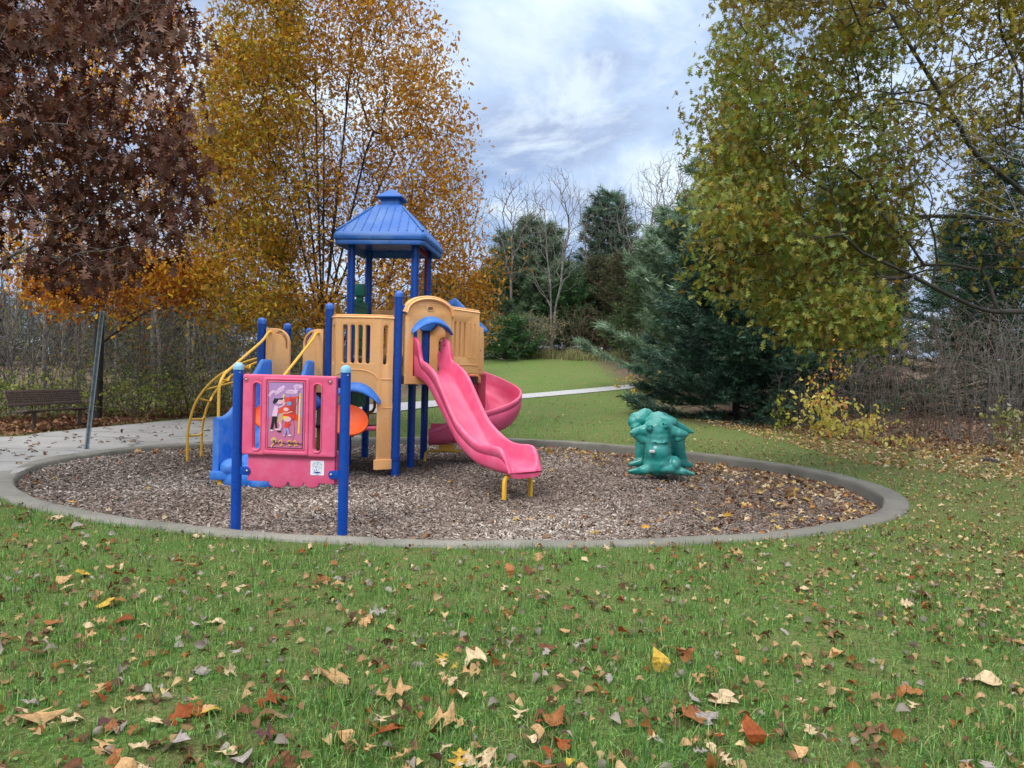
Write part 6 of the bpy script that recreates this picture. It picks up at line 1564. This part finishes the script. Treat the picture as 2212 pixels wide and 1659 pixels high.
# dry tall grass at the head of the lawn
hx = []
for px, y in [(a, 48.6 + 2 * rng.random()) for a in np.linspace(1060, 1340, 30)]:
    b_ = basez(px, y); hx.append(np.array(b_) + rng.normal(0, .45, (300, 3)) * [1, 1, 0])
P_ = np.concatenate(hx); P_[:, 2] = terrain(P_[:, 0], P_[:, 1]); m = len(P_)
a = rng.uniform(0, 6.28, m); ln = rng.normal(0, .35, m); z = unit(np.stack([np.cos(a) * ln, np.sin(a) * ln, np.ones(m)], -1)); xx = unit(np.cross(np.stack([-np.sin(a), np.cos(a), a * 0], -1), z)); yy = np.cross(z, xx)
h = rng.uniform(.2, 1.0, m) * (0.55 + 0.45 * np.sin(P_[:, 0] * 1.9) ** 2)
V, F, c = batch(GB4, GB4F, P_, np.stack([xx, yy, z], -1), np.stack([h, np.full(m, .022), h], -1), np.array(Lc('8f8a6a', 'a59c7c', '7c8058', '6f7a4c', 'b8ae90'))[rng.integers(0, 5, m)] * rng.uniform(.75, 1.15, (m, 1)))
tag(mesh('dry_tall_grass', V, F, M['grass'], col=c), kind='stuff')

# leaf litter: what lies too thick or too small to count
OK9 = leaf_template(OAK9, .35, .45); OK5 = leaf_template(OAK5, .5, .5); OV = leaf_template([(0, .03), (.3, .30), (.6, .34), (1.0, .02)], .5, .6)
brown = Lc('80624a', '6c503c', '967860', '553e30', 'aa907a', '7c4c34', '64483a', 'b8a28c', '84746a')
pale = Lc('b8a080', 'c8b498', 'a08868', '8a7058', 'd4c4a4', 'a87848', 'c0a860')
def lay(x, y, z, size, pal, t, flatn=.5):
    m = len(x); dd = rng.normal(0, 1, (m, 3)); dd[:, 2] *= .25; nn = rng.normal(0, flatn, (m, 3)); nn[:, 2] += 1
    pal = np.array(pal); c = pal[rng.integers(0, len(pal), m)] * rng.uniform(.75, 1.2, (m, 1))
    return batch(t[0], t[1], np.stack([x, y, z], -1), frames(dd, nn), size * rng.uniform(.6, 1.3, m), np.clip(c, 0, 1))
sets = []
def inregion(n, poly, z=None):
    lo, hi = np.array(poly, float).min(0), np.array(poly, float).max(0); X, Y = [], []
    G = [gnd(a, b_)[:2] for a, b_ in poly]; lo, hi = np.min(G, 0), np.max(G, 0)
    x, y = rng.uniform(lo[0], hi[0], n * 4), rng.uniform(lo[1], hi[1], n * 4)
    k = inpoly(x, y, np.array(G)); return x[k][:n], y[k][:n]
# under the shrubs on the right
x, y = inregion(6500, [(1600, 890), (1700, 935), (1800, 950), (1950, 975), (2080, 985), (2300, 1010), (2500, 960), (2300, 870), (1900, 860)])
sets.append(lay(x, y, terrain(x, y) + rng.uniform(.01, .07, len(x)), .12, brown, OK5, .7))
x, y = inregion(2600, [(1500, 905), (1700, 960), (1850, 1000), (2100, 1035), (2400, 1060), (2400, 985), (1900, 945), (1650, 915)])
k = bed_r(x, y)[1] > 0; x, y = x[k], y[k]; sets.append(lay(x, y, terrain(x, y) + rng.uniform(.02, .045, len(x)), .10, pale, OK5))
# along the bench and the wood edge on the left
x, y = inregion(5200, [(-200, 962), (0, 944), (100, 935), (250, 920), (420, 900), (560, 885), (560, 868), (400, 880), (220, 893), (0, 905), (-200, 915)])
k = ~on_path(x, y); x, y = x[k], y[k]; sets.append(lay(x, y, terrain(x, y) + rng.uniform(.01, .06, len(x)), .13, Lc('6e5040', '8a6650', '5a4236', '9c7a5e', '7a5c44'), OK5, .7))
# inside the bed: against the kerb on the right and left, a few anywhere
def bedset(n, fn, pal, size=.10):
    th_ = rng.uniform(-pi, pi, n * 6); f = rng.uniform(0, 1, n * 6) ** .5; k = rng.random(n * 6) < fn(th_, f)
    th_, f = th_[k][:n], f[k][:n]; r_ = f * (r_in(th_) - .06); x, y = BC[0] + r_ * np.cos(th_), BC[1] + r_ * np.sin(th_)
    sets.append(lay(x, y, bedz(x, y) + rng.uniform(.012, .045, len(x)), size, pal, OK5, .55))
bedset(2600, lambda t, f: np.exp(-((t - .1) / .75) ** 2) * np.clip((f - .45) * 1.9, 0, 1) ** 1.4, pale + brown[:4], .105)
bedset(700, lambda t, f: np.exp(-((t - 1.25) / .6) ** 2) * np.clip((f - .82) * 5.5, 0, 1), pale + Lc('b86a34'), .11)
bedset(240, lambda t, f: np.exp(-((np.abs(t) - 2.85) / .22) ** 2) * np.clip((f - .86) * 7, 0, 1), Lc('8a4a2c', '9c5a34', 'b08050', '6e3c28', 'c8a070'), .13)
bedset(160, lambda t, f: 0.25 + 0 * t, pale + Lc('c89a3c'), .10)
_t = rng.uniform(0, 1, 260); _k = rng.integers(0, len(pf) - 1, 260); _a = np.array(pf)[_k] * (1 - _t[:, None]) + np.array(pf)[_k + 1] * _t[:, None]; _b = np.array(pr_)[_k] * (1 - _t[:, None]) + np.array(pr_)[_k + 1] * _t[:, None]; _w = rng.uniform(.08, .98, (260, 1)); _p = _a * (1 - _w) + _b * _w
sets.append(lay(_p[:, 0], _p[:, 1], terrain(_p[:, 0], _p[:, 1]) + .028, .10, Lc('6a5444', '58463a', '8a6e54', '4a3c34'), OK5, .25))
# thin scatter over the whole lawn, fine crumbs under the right oak
x, y = scatter(9000, 6.5, 50, 1.1, .9, 3); k = rng.random(len(x)) < np.clip(.35 + .05 * x, .12, .85) * np.where(y > 33, .35, 1); x, y = x[k], y[k]
sets.append(lay(x, y, terrain(x, y) + rng.uniform(.014, .03, len(x)), .075, brown[:4] + pale + Lc('c8c090'), OK5))
x, y = scatter(26000, 4.2, 17, 1.3, .9, 1); k = rng.random(len(x)) < np.clip((x - .4) / 4.5, 0.02, 1) * .9; x, y = x[k], y[k]
sets.append(lay(x, y, terrain(x, y) + rng.uniform(.012, .034, len(x)), .042, Lc('8a7a58', 'a89878', '6c5c44', 'b8aa80', '7a6450', '9a8c50'), OV, .6))
x, y = scatter(2800, 2.3, 7.5, 1.5, .86, .8); sets.append(lay(x, y, terrain(x, y) + rng.uniform(.014, .034, len(x)), .055, Lc('8a6c4e', '6e5240', 'a08462', '54402f', '8f8780', '7a746c', 'b09a74', '80562f'), OV, .5))
groups = {}
for V, F, c in sets: groups.setdefault(F.shape[1], []).append((V, F, c))
Vs, Fs, Cs, n0 = [], [], [], 0
for V, F, c in sets:
    Vs.append(V); Fs.append(F + n0); Cs.append(c); n0 += len(V)
tag(mesh('leaf_litter', np.concatenate(Vs), np.concatenate(Fs), M['leaf_dry'], col=np.concatenate(Cs)), kind='stuff')

# the fallen leaves one can count on the near lawn: each an object
def lobes(kind, seed):
    r = np.random.default_rng(seed); curl, fold = r.uniform(.05, .5), r.uniform(-.15, .35)
    if kind == 'pin': st = [(0, .012), (.10, .012), (.16, .15), (.21, .24), (.245, .07), (.34, .05), (.43, .34), (.50, .47), (.535, .12), (.62, .06), (.70, .22), (.77, .34), (.80, .10), (.88, .08), (.94, .05), (1, .005)]
    elif kind == 'oak': st = [(0, .012), (.08, .015), (.16, .14), (.24, .19), (.29, .10), (.40, .22), (.50, .31), (.56, .16), (.66, .24), (.74, .29), (.80, .17), (.90, .16), (1, .03)]
    elif kind == 'maple': st = [(0, .01), (.14, .015), (.16, .22), (.24, .40), (.34, .22), (.42, .30), (.50, .52), (.58, .40), (.62, .22), (.74, .26), (.82, .15), (.9, .09), (1, .005)]
    else: st = [(0, .012), (.08, .02), (.14, .13), (.28, .26), (.45, .33), (.62, .29), (.78, .19), (.90, .09), (1, .005)]
    V, F = leaf_template(st, curl, fold)
    V[:, 2] += .05 * np.sin(V[:, 0] * 9 + seed) * (1 + np.abs(V[:, 1])) + r.normal(0, .012, len(V)); V[:, 1] += .06 * np.sin(V[:, 0] * 5 + seed)
    tw = r.normal(0, .5) * (V[:, 0] - .5); y, z = V[:, 1].copy(), V[:, 2].copy(); V[:, 1] = y * np.cos(tw) - z * np.sin(tw); V[:, 2] = y * np.sin(tw) + z * np.cos(tw)
    return V - [.5, 0, 0], F
cols = dict(tan='bd9a70', orange='9a6640', rust='8a4a28', brown='6c4834', pale='cdb898', grey='9c9694', yellow='bfa045', plum='5a3c40')
kindn = dict(pin='pointed oak leaf', oak='round lobed oak leaf', maple='maple leaf', oval='oval leaf')
catl = {}
leafm = {}
for cn, hx_ in cols.items():
    for kd in kindn:
        for v in range(2):
            sd = sum(map(ord, cn + kd)) + 17 * v; V, F = lobes(kd, sd); r = np.random.default_rng(sd)
            base_c = np.array(lin(hx_)) * r.uniform(.85, 1.15); cv = np.repeat(base_c[None], len(V), 0) * (1 - .35 * np.abs(V[:, 1:2]) / .5 * r.uniform(0, 1)) * r.uniform(.85, 1.1, (len(V), 1))
            me = bpy.data.meshes.new('fallen_leaf'); me.from_pydata([tuple(p) for p in V], [], [tuple(int(i) for i in f) for f in F]); me.update()
            a = me.attributes.new('Col', 'FLOAT_COLOR', 'POINT'); c4 = np.ones((len(V), 4), np.float32); c4[:, :3] = np.clip(cv, 0, 1); a.data.foreach_set('color', c4.ravel())
            me.materials.append(M['leaf_dry']); leafm[(cn, kd, v)] = me
def leaf(px, py, cn, kd, size, rz, label=None, group=None, tilt=(0, 0), z=.034, P=None):
    p = gnd(px, py) if P is None else P
    o = bpy.data.objects.new('fallen_leaf', leafm[(cn, kd, int(rng.integers(0, 2)))]); COL.objects.link(o)
    o.location = (p[0], p[1], tz(p[0], p[1]) + z); o.rotation_euler = (tilt[0], tilt[1], rz); o.scale = (size,) * 3
    tag(o, label, 'leaf', group); return o
special = [(845, 1518, 'tan', 'pin', .20, .1, 'light tan pointed oak leaf lying flat left of the middle, spread like a star'), (80, 1632, 'tan', 'pin', .22, 2.3, 'large tan pointed oak leaf in the bottom left corner'), (148, 1645, 'pale', 'pin', .15, 1.0, 'pale leaf beside the large tan leaf in the bottom left corner'),
           (176, 1250, 'yellow', 'maple', .12, .4, 'small bright yellow maple leaf near the left edge behind the others'), (1424, 1449, 'yellow', 'oval', .15, 1.5, 'pale yellow oval leaf standing upright in the grass', ), (730, 1478, 'tan', 'maple', .17, .8, 'crumpled wide tan maple leaf left of the star shaped leaf'),
           (1100, 1250, 'orange', 'oak', .14, 1.9, 'orange brown oak leaf standing up near the front kerb'), (590, 1528, 'rust', 'pin', .18, .5, 'rust coloured pointed oak leaf left of the crumpled maple leaf'), (580, 1562, 'pale', 'oval', .15, .3, 'pale oval leaf under the rust oak leaf'),
           (1195, 1575, 'orange', 'oval', .18, 2.1, 'orange oval leaf low in the middle of the lawn'), (1484, 1548, 'brown', 'oval', .16, 2.4, 'dark brown oval leaf overlapping an orange one'), (1500, 1572, 'orange', 'maple', .14, .2, 'orange leaf tucked under the dark brown oval leaf'),
           (1487, 1443, 'orange', 'maple', .12, .2, 'flat orange maple leaf right of the upright yellow leaf'), (835, 1605, 'rust', 'pin', .20, 1.0, 'bright rust pointed oak leaf near the bottom below the star shaped leaf'), (965, 1570, 'tan', 'pin', .19, 3.0, 'long tan oak leaf curled just left of the orange oval leaf'),
           (1530, 1570, 'grey', 'maple', .13, .6, 'grey dry leaf right of the dark brown oval leaf'), (1560, 1527, 'pale', 'maple', .15, .9, 'pale grey crumpled leaf right of the middle'), (1990, 1294, 'grey', 'maple', .16, 2.2, 'blue grey crumpled leaf alone on the right lawn'),
           (452, 1553, 'yellow', 'oval', .12, .7, 'yellow green folded leaf beside a brown crumple'), (400, 1555, 'rust', 'oak', .20, .8, 'folded rust brown leaf beside the yellow green one'), (1628, 1628, 'rust', 'oval', .15, 1.6, 'narrow rust leaf standing on edge near the bottom'), (1960, 1512, 'orange', 'oak', .16, 2.9, 'long orange tan oak leaf at the lower right'), (2130, 1485, 'pale', 'oval', .17, 2.3, 'pale curled strip of leaf at the right edge'),
           (225, 1318, 'yellow', 'maple', .12, 2.0, 'yellow leaf touching a brown one at the left'), (248, 1306, 'orange', 'pin', .14, .6, 'orange brown oak leaf touching the yellow one'), (1588, 1203, 'tan', 'pin', .15, .1, 'tan oak leaf lying on the short grass near the kerb on the right'), (700, 1265, 'orange', 'maple', .12, 1.1, 'orange maple leaf close to the front kerb'), (815, 1338, 'grey', 'pin', .13, .3, 'silvery grey leaf on the mid lawn')]
for s in special:
    up = 'upright' in s[6] or 'standing' in s[6]
    leaf(*s[:6], label=s[6], tilt=(rng.normal(0, .2), -1.1 if up else rng.normal(0, .2)), z=.05 if up else .036)
nl = 0; taken = [gnd(s[0], s[1])[:2] for s in special]
wts = dict(tan=.30, orange=.09, rust=.08, brown=.15, pale=.22, grey=.11, yellow=.02, plum=.03)
while nl < 268:
    y = 2.55 * (7.0 / 2.55) ** (rng.random() ** 1.25); x = rng.uniform(-1, 1) * (.78 * y + .1)
    if bed_r(x, y)[1] < .1: continue
    if y > 4.2 and rng.random() < .25: continue
    cn = rng.choice(list(wts), p=np.array(list(wts.values())) / sum(wts.values())); kd = rng.choice(['pin', 'oak', 'maple', 'oval'], p=[.27, .23, .2, .3])
    zone = 'on the near lawn' if y < 3.6 else ('on the middle lawn' if y < 5.0 else 'on the lawn by the front kerb')
    side = 'left' if x < -.28 * y else ('right' if x > .28 * y else 'centre')
    lab = f'{cn} {kindn[kd]} {zone}, {side} part'
    leaf(0, 0, cn, kd, float(rng.gamma(8, .0092)) + .015, rng.uniform(0, 6.28), lab, f'{cn} {kindn[kd]}s {zone}, {side} part', (rng.normal(0, .35), rng.normal(0, .35)), 0.026 + .016 * rng.random(), P=(x, y, 0)); nl += 1
